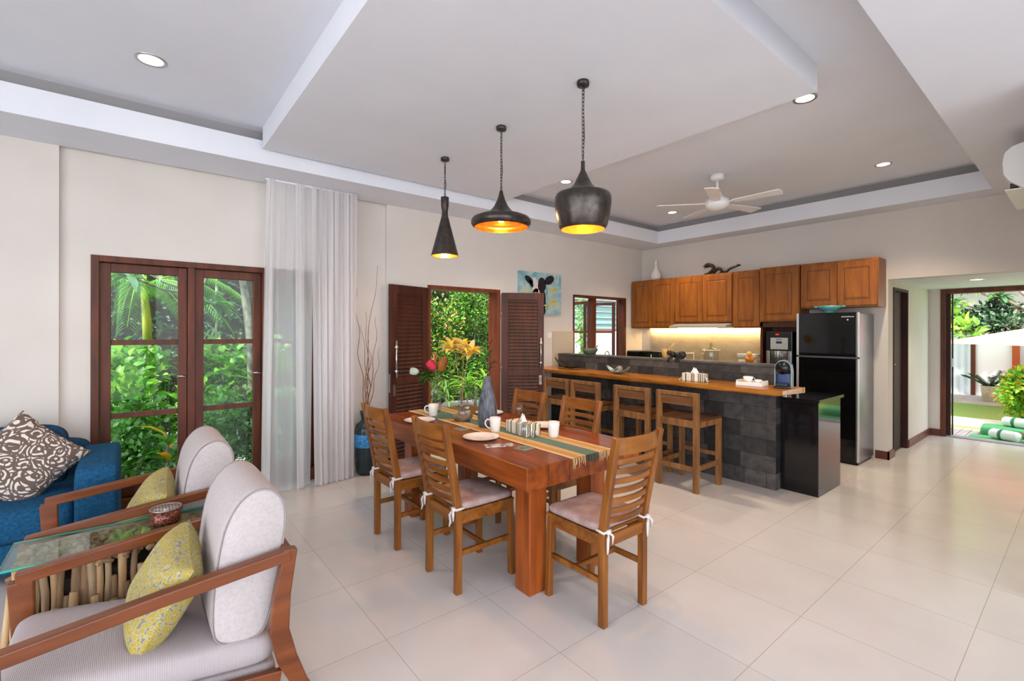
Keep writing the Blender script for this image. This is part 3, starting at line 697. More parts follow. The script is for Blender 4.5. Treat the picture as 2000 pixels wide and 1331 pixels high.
# ================================================================== BAR
br = thing('bar_counter', 'dark slate-clad bar wall with raised ledge facing the dining table', 'bar', (1.5, -2.1, 0))
m = MB(); m.box((-1.5, -.07, 0), (1.555, .07, .945)); m.build('slate_wall', M_STONE, br)
m = MB(); m.box((-1.36, -.07, .995), (1.555, .07, 1.165)); m.build('slate_ledge', M_STONE, br)
m = MB(); m.box((-1.36, -.078, 1.165), (1.56, .09, 1.187)); m.build('ledge_cap', noisy('ledge_cap', (60, 58, 57), (92, 90, 88), 10, .5), br, bevel=.003)
sl = thing('bar_slab', 'long golden-brown wooden bar top with live edges', 'bar top', (0, -2.38, .945))
m = MB(); n = 44; rr = random.Random(3); vs = []; fs = []
off = [.012*sin(i*.5)+.008*sin(i*1.3+1) for i in range(n+1)]
for i in range(n+1):
    u = i/n; x = .004+3.29*u; f = -.225+off[i]*.8-.012*u; b = .205
    if i == n: x -= .012
    vs += [(x-.06*(u > .999), f+.03, 0), (x-.0*(u > .999), f-.002, .05), (x, b+.0, .05), (x, b, 0), (x, f, .035), (x, f+.012, .012)]
for i in range(n):
    a = 6*i; c = a+6
    for p, q in ((1, 2), (2, 3), (3, 0), (0, 5), (5, 4), (4, 1)): fs.append((a+p, a+q, c+q, c+p))
m.add(vs, fs, 0, False); m.add([vs[k] for k in (0, 5, 4, 1, 2, 3)], [(0, 1, 2, 3, 4, 5)], 0)
e = 6*n; m.add([vs[e+k] for k in (0, 5, 4, 1, 2, 3)], [(5, 4, 3, 2, 1, 0)], 1)
m.box((3.06, .205, 0), (3.29, .24, .05), 0)
m.build('slab', [M_SLAB, M_SLABEND], sl)
pd = thing('granite_counter_block', 'glossy black granite block standing at the end of the bar', 'counter', (3.2, -1.77, 0))
bx('granite_body', (-.14, -.30, 0), (.175, .28, .855), M_GRANITE, pd, .002)
bx('granite_top', (-.142, -.325, .855), (.19, .33, .882), M_GRANITE, pd, .003)
# things on the bar top
ZB = .996
bb_ = MB()
def boat(u, v):
    a = (u-.5)*2; x = a*.25; w_ = .05*(1-abs(a)**2.2)+.002; y = (v-.5)*2*w_
    z = .012+.03*abs(a)**2+.105*max(0, -a)**2.2+.035*max(0, a)**3+.03*((v-.5)*2)**2*(1-abs(a)); return (x, y, z)
o = bb_.grid(boat, 28, 10).build('boat_bowl', base('black_wood', (22, 17, 17), .5), None, (.53, -2.36, ZB), (0, 0, .05), solid=.005); tag(o, 'black boat-shaped wooden bowl at the left end of the bar top', 'bowl')
lt = thing('leaf_dish', 'teal leaf-shaped dish with curled tips on the bar top', 'dish', (1.389, -2.41, ZB), radians(-8))
def ld(u, v):
    a = (u-.5)*2; x = a*.19; w_ = .05*(1-a*a)+.008; return (x, (v-.5)*2*w_, .006+.07*abs(a)**2.4+.02*((v-.5)*2)**2)
MB().grid(ld, 28, 8).build('dish', noisy('teal_metal', (96, 128, 132), (150, 166, 160), 12, .3, .6), lt, solid=.004)
m = MB()
for k in range(5): m.tube([(.045*cos(a)*(1-.0*k)+.01, .02-.01*k, .05+.04*sin(a)-.006*k) for a in [pi*i/10 for i in range(11)]], .006, 6)
m.sup((.012, -.0, .03), (.03, .03, .024), .9, 14, 10); m.build('curled_ornament', noisy('shell_grey', (120, 112, 100), (170, 160, 146), 30, .5), lt)
tissue_box(2.385, -2.44, ZB, radians(3), 'striped fabric tissue box on the wooden bar top', .115, .055, .08)
ty = thing('serving_tray', 'small white wooden tray on the bar top holding cups', 'tray', (2.925, -2.375, ZB), radians(5))
m = MB(); m.box((-.115, -.085, 0), (.115, .085, .01)); m.box((-.115, -.085, .01), (.115, -.077, .035)); m.box((-.115, .077, .01), (.115, .085, .04)); m.build('tray_body', M_WHITE, ty, bevel=.002)
for s in (-1, 1): m = MB(); m.box((s*.111-.004, -.077, .01), (s*.111+.004, .077, .05)); m.build('tray_side', M_WHITE, ty, bevel=.002)
def cup(x, y, z, s, name, label):
    t = thing(name, label, 'cup', (x, y, z)); MB().lathe([(.0001, .003), (.022*s, .004), (.030*s, .03*s), (.036*s, .06*s), (.0385*s, .06*s), (.033*s, .03*s), (.024*s, 0), (.0001, 0)], 24).build('cup_body', M_CER, t)
    MB().tube([(.034*s, 0, .05*s), (.052*s, 0, .05*s), (.05*s, 0, .025*s), (.03*s, 0, .018*s)], .004, 6).build('handle', M_CER, t)
cup(2.885, -2.365, ZB+.011, 1.15, 'milk_jug', 'larger white cup standing at the back of the small tray')
cup(2.985, -2.385, ZB+.011, .8, 'espresso_cup', 'smaller white cup on the right of the small tray')
m = MB()
for k in range(16):
    a = RND.uniform(0, 6.28); m.leaf((0, 0, .006), (cos(a), sin(a), RND.uniform(.3, 1.4)), (0, 0, 1), .045, .03, 0, .2)
o = m.build('frangipani_flower', leafm('petal_yellow', (240, 200, 40), (250, 226, 110)), None, (2.865, -2.435, ZB+.01)); tag(o, 'yellow flower lying on the white tray', 'flower')
cm = thing('capsule_coffee_machine', 'round-headed grey and black capsule coffee machine on the bar end', 'coffee machine', (3.185, -2.33, ZB), radians(8))
bx('base', (-.06, -.10, 0), (.06, .07, .02), M_BLACK, cm, .006)
M_CMG = base('machine_grey', (120, 134, 146), .3, .3)
m = MB(); m.strip([(-.066, .0, 0), (-.066, .0, .15), (-.058, 0, .205), (-.03, 0, .238), (0, 0, .247), (.03, 0, .238), (.058, 0, .205), (.066, 0, .15), (.066, 0, 0)], .06, .010, (0, 1, 0)); m.build('arch_frame', M_CMG, cm)
m = MB(); m.lathe([(.0001, -.06), (.05, -.06), (.056, -.05), (.058, .05), (.0001, .06)], 32, (0, 0, 0), 0, True, Matrix.Translation((0, 0, .18)) @ Matrix.Rotation(pi/2, 4, 'X')); m.build('round_head', M_BLACK, cm)
bx('water_tank', (-.05, -.01, .02), (.05, .06, .13), base('tank_blue', (20, 54, 110), .15), cm, .006)
bx('drip_tray', (-.045, -.095, .02), (.045, -.02, .045), M_BLACK, cm, .004)
# on the ledge
ZL = 1.1875
bl = thing('stone_bowl', 'green-grey stone bowl with a pestle on the bar ledge before the window', 'bowl', (.665, -2.085, ZL))
MB().lathe([(.0001, .01), (.05, .015), (.09, .05), (.10, .08), (.106, .08), (.10, .05), (.06, .003), (.0001, 0)], 32).build('bowl_body', noisy('stone_green', (70, 84, 66), (104, 112, 92), 14, .7), bl)
MB().tube([(.03, 0, .03), (.12, .02, .125)], [.014, .008], 8).build('pestle', base('pestle_pinkish', (140, 100, 90), .6), bl)
mo = thing('wooden_mortar', 'light wooden mortar with its pestle beside the black cat', 'mortar', (1.84, -2.085, ZL))
MB().lathe([(.0001, .0), (.045, 0), (.055, .03), (.066, .11), (.058, .11), (.045, .04), (.0001, .03)], 28).build('mortar_body', wood('mortar_wood', (188, 140, 80), (214, 170, 110), 'z', .5), mo)
MB().tube([(-.01, 0, .05), (.05, 0, .13), (.095, 0, .17)], [.016, .013, .018], 8).build('pestle', wood('mortar_wood', (188, 140, 80), (214, 170, 110), 'z', .5), mo)
ct = thing('cat_figurine', 'small black cat figurine lying with paws over the ledge', 'figurine', (1.99, -2.12, ZL), 0)
m = MB(); m.sup((.02, .01, .04), (.075, .035, .04), .9, 20, 12); m.sup((.055, .01, .05), (.045, .034, .042), .9, 16, 10)
m.tube([(-.03, -.0, .05), (-.06, -.03, .06)], [.03, .026], 10); m.sup((-.075, -.035, .068), (.03, .028, .026), .9, 16, 10)
for dx in (-.09, -.062): m.tube([(dx, -.035, .085), (dx-.004, -.035, .108)], [.011, .001], 6)
m.tube([(-.04, -.03, .03), (-.06, -.07, .01), (-.07, -.078, -.035)], [.014, .012, .009], 8); m.tube([(.03, -.02, .02), (.025, -.07, .0), (.03, -.078, -.03)], [.014, .011, .009], 8)
m.tube([(.09, .0, .03), (.06, -.065, .01), (.07, -.078, -.02)], [.012, .009, .006], 8)
m.build('cat_body', base('black_wood', (22, 17, 17), .5), ct)

# ================================================================== KITCHEN
kc = thing('kitchen_counter', 'fitted kitchen counter with grey top under the window and wall cabinets', 'counter', (0, 0, 0))
m = MB(); m.box((.005, -2.02, 0), (.58, -.6, .86)); m.box((.005, -.6, 0), (2.10, -.005, .86)); m.build('base_cabinets', M_CAB, kc)
m = MB(); m.box((.013, -2.02, .86), (.61, -.62, .90)); m.box((.013, -.62, .86), (2.10, -.018, .90)); m.build('countertop', noisy('grey_granite', (110, 110, 112), (150, 150, 150), 80, .2), kc, bevel=.003)
fa = thing('kitchen_faucet', 'curved chrome faucet in front of the kitchen window', 'faucet', (.25, -1.27, .90))
MB().lathe([(.0001, 0), (.026, 0), (.024, .03), (.014, .04), (.0001, .045)], 20).build('base', M_CHROME, fa)
MB().tube([(0, -.02, .03), (0, -.02, .20)]+[(0, -.02+.055-.055*cos(a), .22+.075*sin(a)) for a in [pi*i/12 for i in range(13)]]+[(0, .09, .17)], .010, 10).build('spout', M_CHROME, fa)
mw = thing('microwave_oven', 'black microwave in the corner below the left wall cabinets', 'microwave', (.40, -.36, .90))
bx('casing', (-.30, -.18, .01), (.30, .2, .285), M_BLACK, mw, .006)
bx('door', (-.295, -.20, .02), (.16, -.18, .275), base('black_mirror', (10, 10, 12), .04), mw, .004)
MB().tube([(.175, -.205, .06), (.175, -.205, .24)], .008, 8).build('handle', M_METAL, mw)
jd = thing('glass_beverage_jar', 'clear lidded glass jar with handle standing before the backsplash', 'jar', (1.43, -.33, .90))
MB().lathe([(.0001, 0), (.09, 0), (.10, .02), (.105, .30), (.10, .32), (.095, .32), (.098, .3), (.094, .02), (.0001, .012)], 28).build('jar_body', M_WGLASS, jd)
MB().lathe([(.0001, .35), (.10, .335), (.125, .325), (.125, .335), (.11, .345), (.035, .365), (.02, .375), (.022, .40), (.014, .43), (.0001, .435)], 28).build('lid', glass('lid_glass', (226, 232, 232)), jd)
MB().lathe([(.108, .322), (.127, .325), (.127, .333), (.108, .336), (.108, .322)], 28).build('lid_rim', M_CER, jd)
MB().tube([(-.10, 0, .28), (-.15, 0, .27), (-.155, 0, .18), (-.105, 0, .14)], .008, 8).build('handle', M_CER, jd)
st = thing('stacked_food_boxes', 'stack of lidded plastic food boxes left of the oranges', 'container', (1.97, -.33, .90))
for k, (c, sx, hh) in enumerate((((150, 196, 196), .10, .09), ((70, 150, 160), .095, .07), ((214, 214, 210), .11, .05), ((196, 200, 200), .125, .045))):
    z = [0, .092, .164, .25][k]; bx('food_box', (-sx, -.08, z), (sx, .08, z+hh), base('box_%d' % k, c, .25), st, .008)
fb = thing('fruit_bowl_stand', 'small stand with fruit at the right end of the kitchen counter', 'stand', (2.04, -.47, .90))
MB().lathe([(.0001, 0), (.045, 0), (.03, .02), (.015, .06), (.015, .15), (.05, .20), (.052, .205), (.02, .19), (.0001, .185)], 24).build('stand_body', base('stand_brown', (150, 110, 70), .5), fb)
for k, (dx, dy, dz, c) in enumerate(((-.02, 0, .233, 'o'), (.025, .01, .233, 'o'), (.0, 0, .30, 'y'))):
    o = MB().sup((0, 0, 0), (.035, .035, .034), 1, 20, 12).build('orange', noisy('orange_skin', (236, 120, 10), (246, 146, 30), 60, .5) if c == 'o' else noisy('pale_orange_skin', (236, 176, 80), (240, 190, 100), 60, .5), None, (2.04+dx, -.47+dy, .90+dz))
    tag(o, ['orange on the left of the small fruit stand', 'orange on the right of the small fruit stand', 'paler orange on top of the two others'][k], 'fruit', 'oranges on the fruit stand')
sb = thing('clear_storage_box', 'clear box with white edges between the microwave and the mortar', 'box', (.90, -.30, .90))
m = MB(); m.box((-.17, -.12, .002), (.17, .12, .27)); m.build('box_walls', M_WGLASS, sb)
m = MB()
for x_ in (-.17, .17):
    m.box((x_-.006, -.126, 0), (x_+.006, -.114, .275)); m.box((x_-.006, .114, 0), (x_+.006, .126, .275)); m.box((x_-.006, -.114, .263), (x_+.006, .114, .275))
for y_ in (-.12, .12): m.box((-.164, y_-.006, .263), (.164, y_+.006, .275)); m.box((-.164, y_-.006, 0), (.164, y_+.006, .012))
m.build('white_edges', M_CER, sb)
# wall cabinets
def cab(x0, x1, z0, z1, doors, label, d=.33):
    t = thing('wall_cabinet', label, 'cabinet', ((x0+x1)/2, -.002, z0), group='wooden wall cabinets'); wd = x1-x0; h = z1-z0
    bx('body', (-wd/2+.001, -d+.02, 0), (wd/2-.001, -.0, h), M_CAB, t, .002)
    dw = (wd-.01)/doors
    for k in range(doors):
        a = -wd/2+.005+k*dw+.003; b = a+dw-.006
        m = MB(); m.box((a, -d, .02), (b, -d+.02, h-.025)); o = m.build('door', M_CAB, t, bevel=.003)
        g = MB(); s = .07; w_ = .007; A, B_, C_, D_ = a+s, b-s, .02+s, h-.025-s
        for lo, hi in (((A, 0, C_), (A+w_, 0, D_)), ((B_-w_, 0, C_), (B_, 0, D_)), ((A, 0, C_), (B_, 0, C_+w_)), ((A, 0, D_-w_), (B_, 0, D_))):
            g.box((lo[0], -d-.0012, lo[2]), (hi[0], -d+.001, hi[2]))
        g.build('door_groove', M_CABD, o)
        bx('door_panel', (A+.02, -d-.005, C_+.02), (B_-.02, -d+.002, D_-.02), M_CAB, o, .004)
    return t
cab(.02, .84, 1.55, 2.34, 2, 'two-door wall cabinet farthest left, under the white vase')
cab(.845, 1.737, 1.63, 2.34, 2, 'shorter two-door wall cabinet above the range hood, under the dragon')
cab(1.742, 2.112, 1.55, 2.34, 1, 'narrow one-door wall cabinet right of the range hood')
cab(2.117, 2.598, 1.63, 2.35, 1, 'wide one-door wall cabinet above the water dispenser', .36)
cab(2.603, 3.40, 1.79, 2.35, 2, 'short two-door wall cabinet above the black refrigerator')
hd_ = thing('range_hood', 'slim silver range hood under the wall cabinets', 'range hood', (1.29, -.25, 1.555))
m = MB(); m.add([(-.44, -.25, 0), (.44, -.25, 0), (.44, .245, 0), (-.44, .245, 0), (-.44, -.25, .03), (.44, -.25, .03), (.44, .0, .073), (-.44, .0, .073), (.44, .245, .073), (-.44, .245, .073)],
    [(0, 3, 2, 1), (0, 1, 5, 4), (4, 5, 6, 7), (7, 6, 8, 9), (1, 2, 8, 6, 5), (0, 4, 7, 9, 3), (3, 9, 8, 2)]); m.build('hood_body', base('hood_silver', (186, 182, 172), .4, .2), hd_)
m = MB(); m.box((-.38, -.20, -.006), (-.02, .2, .0)); m.box((.02, -.20, -.006), (.38, .2, 0)); m.build('grease_filter', base('filter_metal', (150, 148, 140), .5, .8), hd_)
for s in (-1,): m = MB(); m.box((-.3, -.235, -.008), (.3, -.21, 0)); m.build('hood_light', emis('hood_light', (255, 206, 120), 3), hd_)
le = thing('led_strip_light', 'glowing warm LED strip under the wall cabinets', 'strip light', (1.15, -.045, 1.535))
bx('led_diffuser', (-.95, -.012, 0), (.95, .012, .012), M_LED, le)
for (x, sx) in ((1.15, 1.9),):
    d = bpy.data.lights.new('led_light', 'AREA'); d.shape = 'RECTANGLE'; d.size = sx; d.size_y = .03; d.energy = 7; d.color = (1, .70, .32)
    o = bpy.data.objects.new('led_light', d); COL.objects.link(o); o.location = (0, -.0, -.008); o.rotation_euler = (radians(12), 0, 0); o.parent = le
# fridge
fg = thing('refrigerator', 'tall black two-door refrigerator with silver side', 'refrigerator', (2.97, -.30, 0))
M_FB = base('fridge_black_glass', (9, 9, 12), .05); M_FS = noisy('fridge_side_metal', (120, 122, 130), (136, 138, 146), 4, .28, .7)
bx('cabinet_body', (-.31, -.24, .03), (.315, .29, 1.71), M_FS, fg, .006)
bx('plinth', (-.30, -.26, 0), (.305, .2, .03), M_BLACK, fg)
bx('lower_door', (-.285, -.30, .035), (.30, -.245, 1.195), M_FB, fg, .006)
bx('freezer_door', (-.285, -.30, 1.215), (.30, -.245, 1.72), M_FB, fg, .006)
m = MB(); m.box((-.312, -.30, .035), (-.287, -.245, 1.195)); m.box((-.312, -.30, 1.215), (-.287, -.245, 1.72)); m.build('door_edge_trim', base('silver_trim', (196, 196, 198), .3, .5), fg, bevel=.003)
m = MB(); m.box((.302, -.298, .035), (.316, -.245, 1.195)); m.box((.302, -.298, 1.215), (.316, -.245, 1.72)); m.build('door_side_trim', base('silver_trim', (196, 196, 198), .3, .5), fg, bevel=.003)
m = MB(); m.box((-.28, -.304, 1.196), (.30, -.285, 1.213)); m.build('handle_groove', base('groove_grey', (110, 112, 118), .3, .7), fg)
m = MB()
for k in range(8): m.box((.155+.0155*k, -.3012, 1.664), (.155+.0155*k+.011, -.2995, 1.676))
m.build('brand_lettering', base('letter_grey', (200, 200, 204), .4), fg)
MB().lathe([(.0001, 0), (.009, 0), (.009, .001), (.0001, .001)], 16, (0, 0, 0), 0, True, Matrix.Translation((.215, -.3006, 1.635)) @ Matrix.Rotation(pi/2, 4, 'X')).build('emblem', base('letter_grey', (200, 200, 204), .4), fg)
tb_ = thing('teal_footed_bowl', 'teal footed bowl on top of the refrigerator', 'bowl', (2.95, -.42, 1.7215))
MB().lathe([(.0001, .0), (.055, 0), (.045, .015), (.06, .025), (.10, .055), (.115, .085), (.120, .085), (.11, .06), (.075, .03), (.0001, .028)], 32).build('bowl_body', noisy('teal_glaze', (70, 150, 156), (110, 186, 186), 10, .25), tb_)
m = MB(); [m.tube([(s*.11, 0, .07), (s*.15, 0, .078), (s*.165, 0, .07)], [.014, .012, .006], 8) for s in (-1, 1)]; m.build('side_handles', base('teal_plain', (86, 164, 168), .25), tb_)
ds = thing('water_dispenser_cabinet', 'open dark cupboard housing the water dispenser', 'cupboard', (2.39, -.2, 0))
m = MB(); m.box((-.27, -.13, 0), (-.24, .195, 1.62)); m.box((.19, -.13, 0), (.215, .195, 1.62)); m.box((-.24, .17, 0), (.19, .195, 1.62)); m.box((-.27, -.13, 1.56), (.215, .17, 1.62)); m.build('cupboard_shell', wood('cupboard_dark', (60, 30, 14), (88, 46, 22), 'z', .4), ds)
wd_ = thing('water_dispenser', 'black and silver water dispenser beside the refrigerator', 'water dispenser', (2.375, -.24, 0))
bx('tower', (-.16, -.15, 0), (.16, .16, 1.50), M_BLACK, wd_, .01)
bx('control_panel', (-.10, -.156, 1.27), (.11, -.15, 1.42), base('panel_silver', (190, 190, 184), .35, .4), wd_, .004)
bx('display', (-.03, -.158, 1.345), (.04, -.1555, 1.375), base('display_blue', (40, 40, 120), .2), wd_)
bx('red_indicator', (-.035, -.157, 1.455), (.0, -.15, 1.47), emis('indicator_red', (230, 20, 20), 1.2), wd_)
bx('button_row', (-.03, -.158, 1.395), (.035, -.1555, 1.405), base('button_brown', (110, 50, 30), .4), wd_)
m = MB(); m.box((-.15, -.158, 1.06), (-.11, -.15, 1.25)); m.box((.11, -.158, 1.06), (.15, -.15, 1.25)); m.build('side_trims', M_METAL, wd_, bevel=.003)
m = MB(); m.grid(lambda u, v: ((u-.5)*.2, -.152-.012*sin(pi*u)*(1-.4*v), 1.06+.19*v), 12, 6); m.build('dispensing_bay', M_CHROME, wd_)
m = MB(); [m.tube([(x, -.165, 1.25), (x, -.175, 1.20), (x*1.4, -.17, 1.17)], [.012, .012, .008], 8) for x in (-.03, .03)]; m.build('tap', M_METAL, wd_)
# ornaments on the cabinets
o = MB().lathe([(.0001, 0), (.05, 0), (.075, .03), (.082, .08), (.06, .14), (.028, .19), (.016, .25), (.018, .30), (.030, .335), (.026, .33), (.012, .30), (.0001, .29)], 32).build('white_gourd_vase', M_CER, None, (.39, -.17, 2.341)); tag(o, 'white gourd-shaped vase on top of the leftmost wall cabinet', 'vase')
dg = thing('dragon_figurine', 'dark bronze dragon figurine on top of the wall cabinets', 'figurine', (1.50, -.17, 2.341))
M_DRG = noisy('dark_bronze', (36, 28, 24), (64, 50, 40), 40, .4, .5, bmp=.3)
m = MB()
def smooth(P, n=2):
    for _ in range(n): P = [P[0]]+[q for i in range(len(P)-1) for q in (tuple(P[i][k]*.75+P[i+1][k]*.25 for k in range(3)), tuple(P[i][k]*.25+P[i+1][k]*.75 for k in range(3)))]+[P[-1]]
    return P
neck = smooth([((px_-1409)*.0077, 0, z) for px_, z in ((1374, .008), (1381, .015), (1389, .05), (1395, .095), (1391, .14), (1383, .155), (1379, .135))])
m.tube(neck, [.010+.016*min(1, 3.0*i/len(neck)) for i in range(len(neck))], 10)
body = smooth([((px_-1409)*.0077, .012, z) for px_, z in ((1390, .01), (1394, .045), (1400, .088), (1407, .075), (1410, .03), (1414, .014), (1419, .03), (1424, .065), (1431, .078), (1443, .11))])
m.tube(body, [.027*(1-.72*(i/len(body))) for i in range(len(body))], 10)
hx, hz = (1379-1409)*.0077, .13
m.sup((hx+.005, 0, hz+.028), (.034, .022, .022), .9, 16, 10); m.sup((hx-.028, 0, hz+.012), (.026, .014, .011), .9, 12, 8); m.tube([(hx, 0, hz+.005), (hx-.032, 0, hz-.022)], [.012, .005], 6)
for s_ in (-1, 1): m.tube([(hx+.01, s_*.012, hz+.045), (hx+.045, s_*.022, hz+.06)], [.007, .001], 6)
for P_, r0 in ((neck, .024), (body, .024)):
    for i in range(2, len(P_)-3, 2):
        p = P_[i]; m.beam((p[0], p[1], p[2]+r0*.6), (p[0]+.010, p[1], p[2]+r0*.6+.02), .005, .016, (0, 1, 0), w1=.001, h1=.002)
m.sup((.245, .012, .105), (.034, .008, .014), .9, 12, 8)
for px_, s_ in ((1389, -1), (1389, 1), (1412, -1), (1416, 1)): x_ = (px_-1409)*.0077; m.tube([(x_, 0, .03), (x_-.02, s_*.045, .02), (x_-.04, s_*.05, .005)], [.012, .008, .006], 6)
m.build('dragon_body', M_DRG, dg)
# painting, switch, air conditioner, fan
pt = thing('cow_painting', 'unframed canvas painting of a black and white cow beside the door', 'painting', (.0, -2.407, 1.74))
def canvas_mat():
    m = base('painted_canvas', (140, 180, 190), .6); b = m.node_tree.nodes['Principled BSDF']; v = coords(m, 'Object')
    n = N(m, 'ShaderNodeTexNoise'); n.inputs['Scale'].default_value = 5; n.inputs['Detail'].default_value = 5; n.inputs['Distortion'].default_value = 1.2; L(m, v, n.inputs['Vector'])
    L(m, ramp(m, n.outputs['Fac'], [(.3, (90, 138, 150)), (.45, (140, 184, 194)), (.58, (186, 206, 200)), (.68, (200, 190, 90)), (.8, (206, 206, 190))]), b.inputs['Base Color']); return m
bx('canvas', (.0, -.40, 0), (.035, .40, .585), canvas_mat(), pt, .002)
M_CB = base('paint_black', (24, 18, 22), .6); M_CW = base('paint_white', (226, 214, 208), .6); M_CP = base('paint_pink', (206, 120, 104), .6)
def blob(name, cs, mat, k):
    m = MB()
    for (cy, cz, ry, rz_, an) in cs:
        pts = [(cy+ry*cos(a)*cos(an)-rz_*sin(a)*sin(an), cz+ry*cos(a)*sin(an)+rz_*sin(a)*cos(an)) for a in [2*pi*i/18 for i in range(18)]]
        o_ = len(m.v); m.add([(.0352+.0004*k, p[0], p[1]) for p in pts], [tuple(range(18))])
    return m.build(name, mat, pt)
blob('cow_neck', [(-.0, .22, .09, .20, .1), (.02, .05, .07, .07, 0)], M_CB, 0)
blob('cow_head_white', [(-.11, .36, .055, .15, .08), (-.09, .28, .07, .08, 0)], M_CW, 1)
blob('cow_ears', [(-.225, .47, .085, .045, -.55), (.16, .49, .10, .06, .45), (.02, .42, .075, .10, .2), (-.185, .42, .03, .06, .5)], M_CB, 2)
blob('cow_muzzle', [(-.10, .255, .07, .055, 0)], M_CP, 3); blob('cow_nose', [(-.12, .215, .055, .04, 0), (-.045, .40, .02, .028, 0), (-.155, .40, .012, .02, 0)], M_CB, 4)
for st_ in ((.25, .36, .07, .018, .25), (.24, .18, .08, .018, .15), (.1, .13, .05, .012, .1)): blob('yellow_stroke', [st_], base('paint_yellow', (208, 190, 60), .6), 1)
sw = thing('light_switch', 'square white light switch on the wall below the painting', 'switch', (.0, -2.215, 1.44))
bx('plate', (0, -.04, -.04), (.008, .04, .04), M_WHITE, sw, .002); bx('rocker', (.008, -.018, -.025), (.012, .018, .025), M_WHITE, sw, .001)
ac = thing('air_conditioner', 'white wall-mounted air conditioner at the top right edge', 'air conditioner', (4.775, -1.7, 2.46))
prof = [(0, .34), (-.15, .34), (-.20, .325), (-.235, .29), (-.245, .22), (-.24, .14), (-.215, .09), (-.13, .01), (-.06, 0), (0, 0)]
m = MB(); nn = len(prof); vs = [(x, y, z) for y in (-.46, .42) for x, z in prof]; m.add(vs, [tuple(range(nn-1, -1, -1)), tuple(range(nn, 2*nn))]+[(i, (i+1) % nn, nn+(i+1) % nn, nn+i) for i in range(nn)]); m.build('casing', M_WHITE, ac, bevel=.008)
bx('air_outlet', (-.21, -.42, .045), (-.13, .38, .075), M_BLACK, ac); bx('louver_flap', (-.235, -.42, .03), (-.15, .38, .038), M_WHITE, ac)
fn = thing('ceiling_fan', 'white five-blade ceiling fan over the kitchen bar', 'ceiling fan', (2.38, -1.98, HC))
MB().lathe([(.0001, 0), (.075, 0), (.075, -.035), (.055, -.06), (.0001, -.065)], 28).build('canopy', M_WHITE, fn)
MB().tube([(0, 0, -.05), (0, 0, -.24)], .013, 10).build('downrod', M_WHITE, fn)
MB().lathe([(.0001, -.18), (.035, -.18), (.05, -.22), (.075, -.25), (.115, -.27), (.125, -.31), (.115, -.345), (.06, -.375), (.0001, -.38)], 32).build('motor', M_WHITE, fn)
for k in range(5):
    a = radians(5.5+72*k); ca, sa_ = cos(a), sin(a)
    m = MB(); m.box((.10, -.018, -.008), (.21, .018, 0)); m.add([(.17, -.05, .0), (.62, -.072, .008), (.635, 0, .0), (.62, .062, -.012), (.17, .045, -.008), (.17, -.05, -.008), (.62, -.072, .0), (.635, 0, -.008), (.62, .062, -.02), (.17, .045, -.016)],
        [(0, 1, 2, 3, 4), (9, 8, 7, 6, 5), (0, 5, 6, 1), (1, 6, 7, 2), (2, 7, 8, 3), (3, 8, 9, 4), (4, 9, 5, 0)])
    m.build('blade', M_WHITE, fn, (0, 0, -.305), (0, 0, a))

# ================================================================== PENDANT LAMPS
def pendant(x, y, ztop, prof_out, prof_in, bulbz, label, e, bulb=True):
    """prof lists (r, world z)"""
    t = thing('pendant_lamp', label, 'pendant lamp', (x, y, HP), group='black and copper pendant lamps')
    MB().lathe([(.0001, 0), (.036, 0), (.038, -.008), (.036, -.028), (.0001, -.03)], 28).build('ceiling_rose', M_BLACKM, t)
    m = MB(); z = HP-.03; k = 0; ln = .030
    while z-ln > ztop-.012:
        cz = z-ln/2-HP; pts = []
        for i in range(12):
            a = 2*pi*i/12; u = cos(a)*.0075; v = sin(a)*(ln*.5); pts.append((u, 0, cz+v) if k % 2 else (0, u, cz+v))
        m.tube(pts, .0022, 5, closed=True); z -= ln-.007; k += 1
    m.build('chain', M_BLACKM, t)
    MB().tube([(.006, .004, -.03), (.011, -.006, (ztop-HP)*.35), (.004, .009, (ztop-HP)*.7), (0, 0, ztop-HP)], .0022, 5).build('flex', M_BLACKM, t)
    MB().lathe([(r, zz-HP) for r, zz in prof_out], 48).build('shade', M_BLACKM, t)
    MB().lathe([(r, zz-HP) for r, zz in prof_in], 48).build('copper_lining', M_COPPER, t)
    MB().lathe([(.0001, bulbz+.05-HP), (.013, bulbz+.045-HP), (.014, bulbz+.02-HP), (.022, bulbz-.005-HP), (.024, bulbz-.02-HP), (.018, bulbz-.038-HP), (.0001, bulbz-.045-HP)], 20).build('bulb', M_BULB, t)
    d = bpy.data.lights.new('bulb_light', 'POINT'); d.energy = e; d.color = (1, .66, .3); d.shadow_soft_size = .03
    o = bpy.data.objects.new('bulb_light', d); COL.objects.link(o); o.parent = t; o.location = (0, 0, bulbz-.08-HP)
def inner(p, d=.004): return [(max(r-d, .0002), z-(.002 if i == 0 else 0)) for i, (r, z) in enumerate(p)]
p1 = [(.001, 2.672), (.034, 2.67), (.036, 2.665), (.034, 2.60), (.026, 2.54), (.030, 2.50), (.118, 2.165), (.120, 2.155)]
o1 = p1+[(.115, 2.156)]
pendant(1.372, -4.765, 2.67, o1, [(.115, 2.156), (.113, 2.17), (.027, 2.50), (.0001, 2.52)], 2.25, 'narrow cone-shaped black pendant lamp, leftmost of the three', 4)
o2 = [(.001, 2.545), (.012, 2.54), (.018, 2.51), (.03, 2.47), (.055, 2.42), (.09, 2.38), (.12, 2.362), (.17, 2.352), (.21, 2.335), (.222, 2.315), (.222, 2.295), (.21, 2.275), (.196, 2.268)]
pendant(2.180, -4.765, 2.54, o2, [(.196, 2.268), (.206, 2.28), (.214, 2.30), (.20, 2.325), (.12, 2.348), (.0001, 2.355)], 2.345, 'wide flat disc-shaped black pendant lamp in the middle, bulb showing', 4)
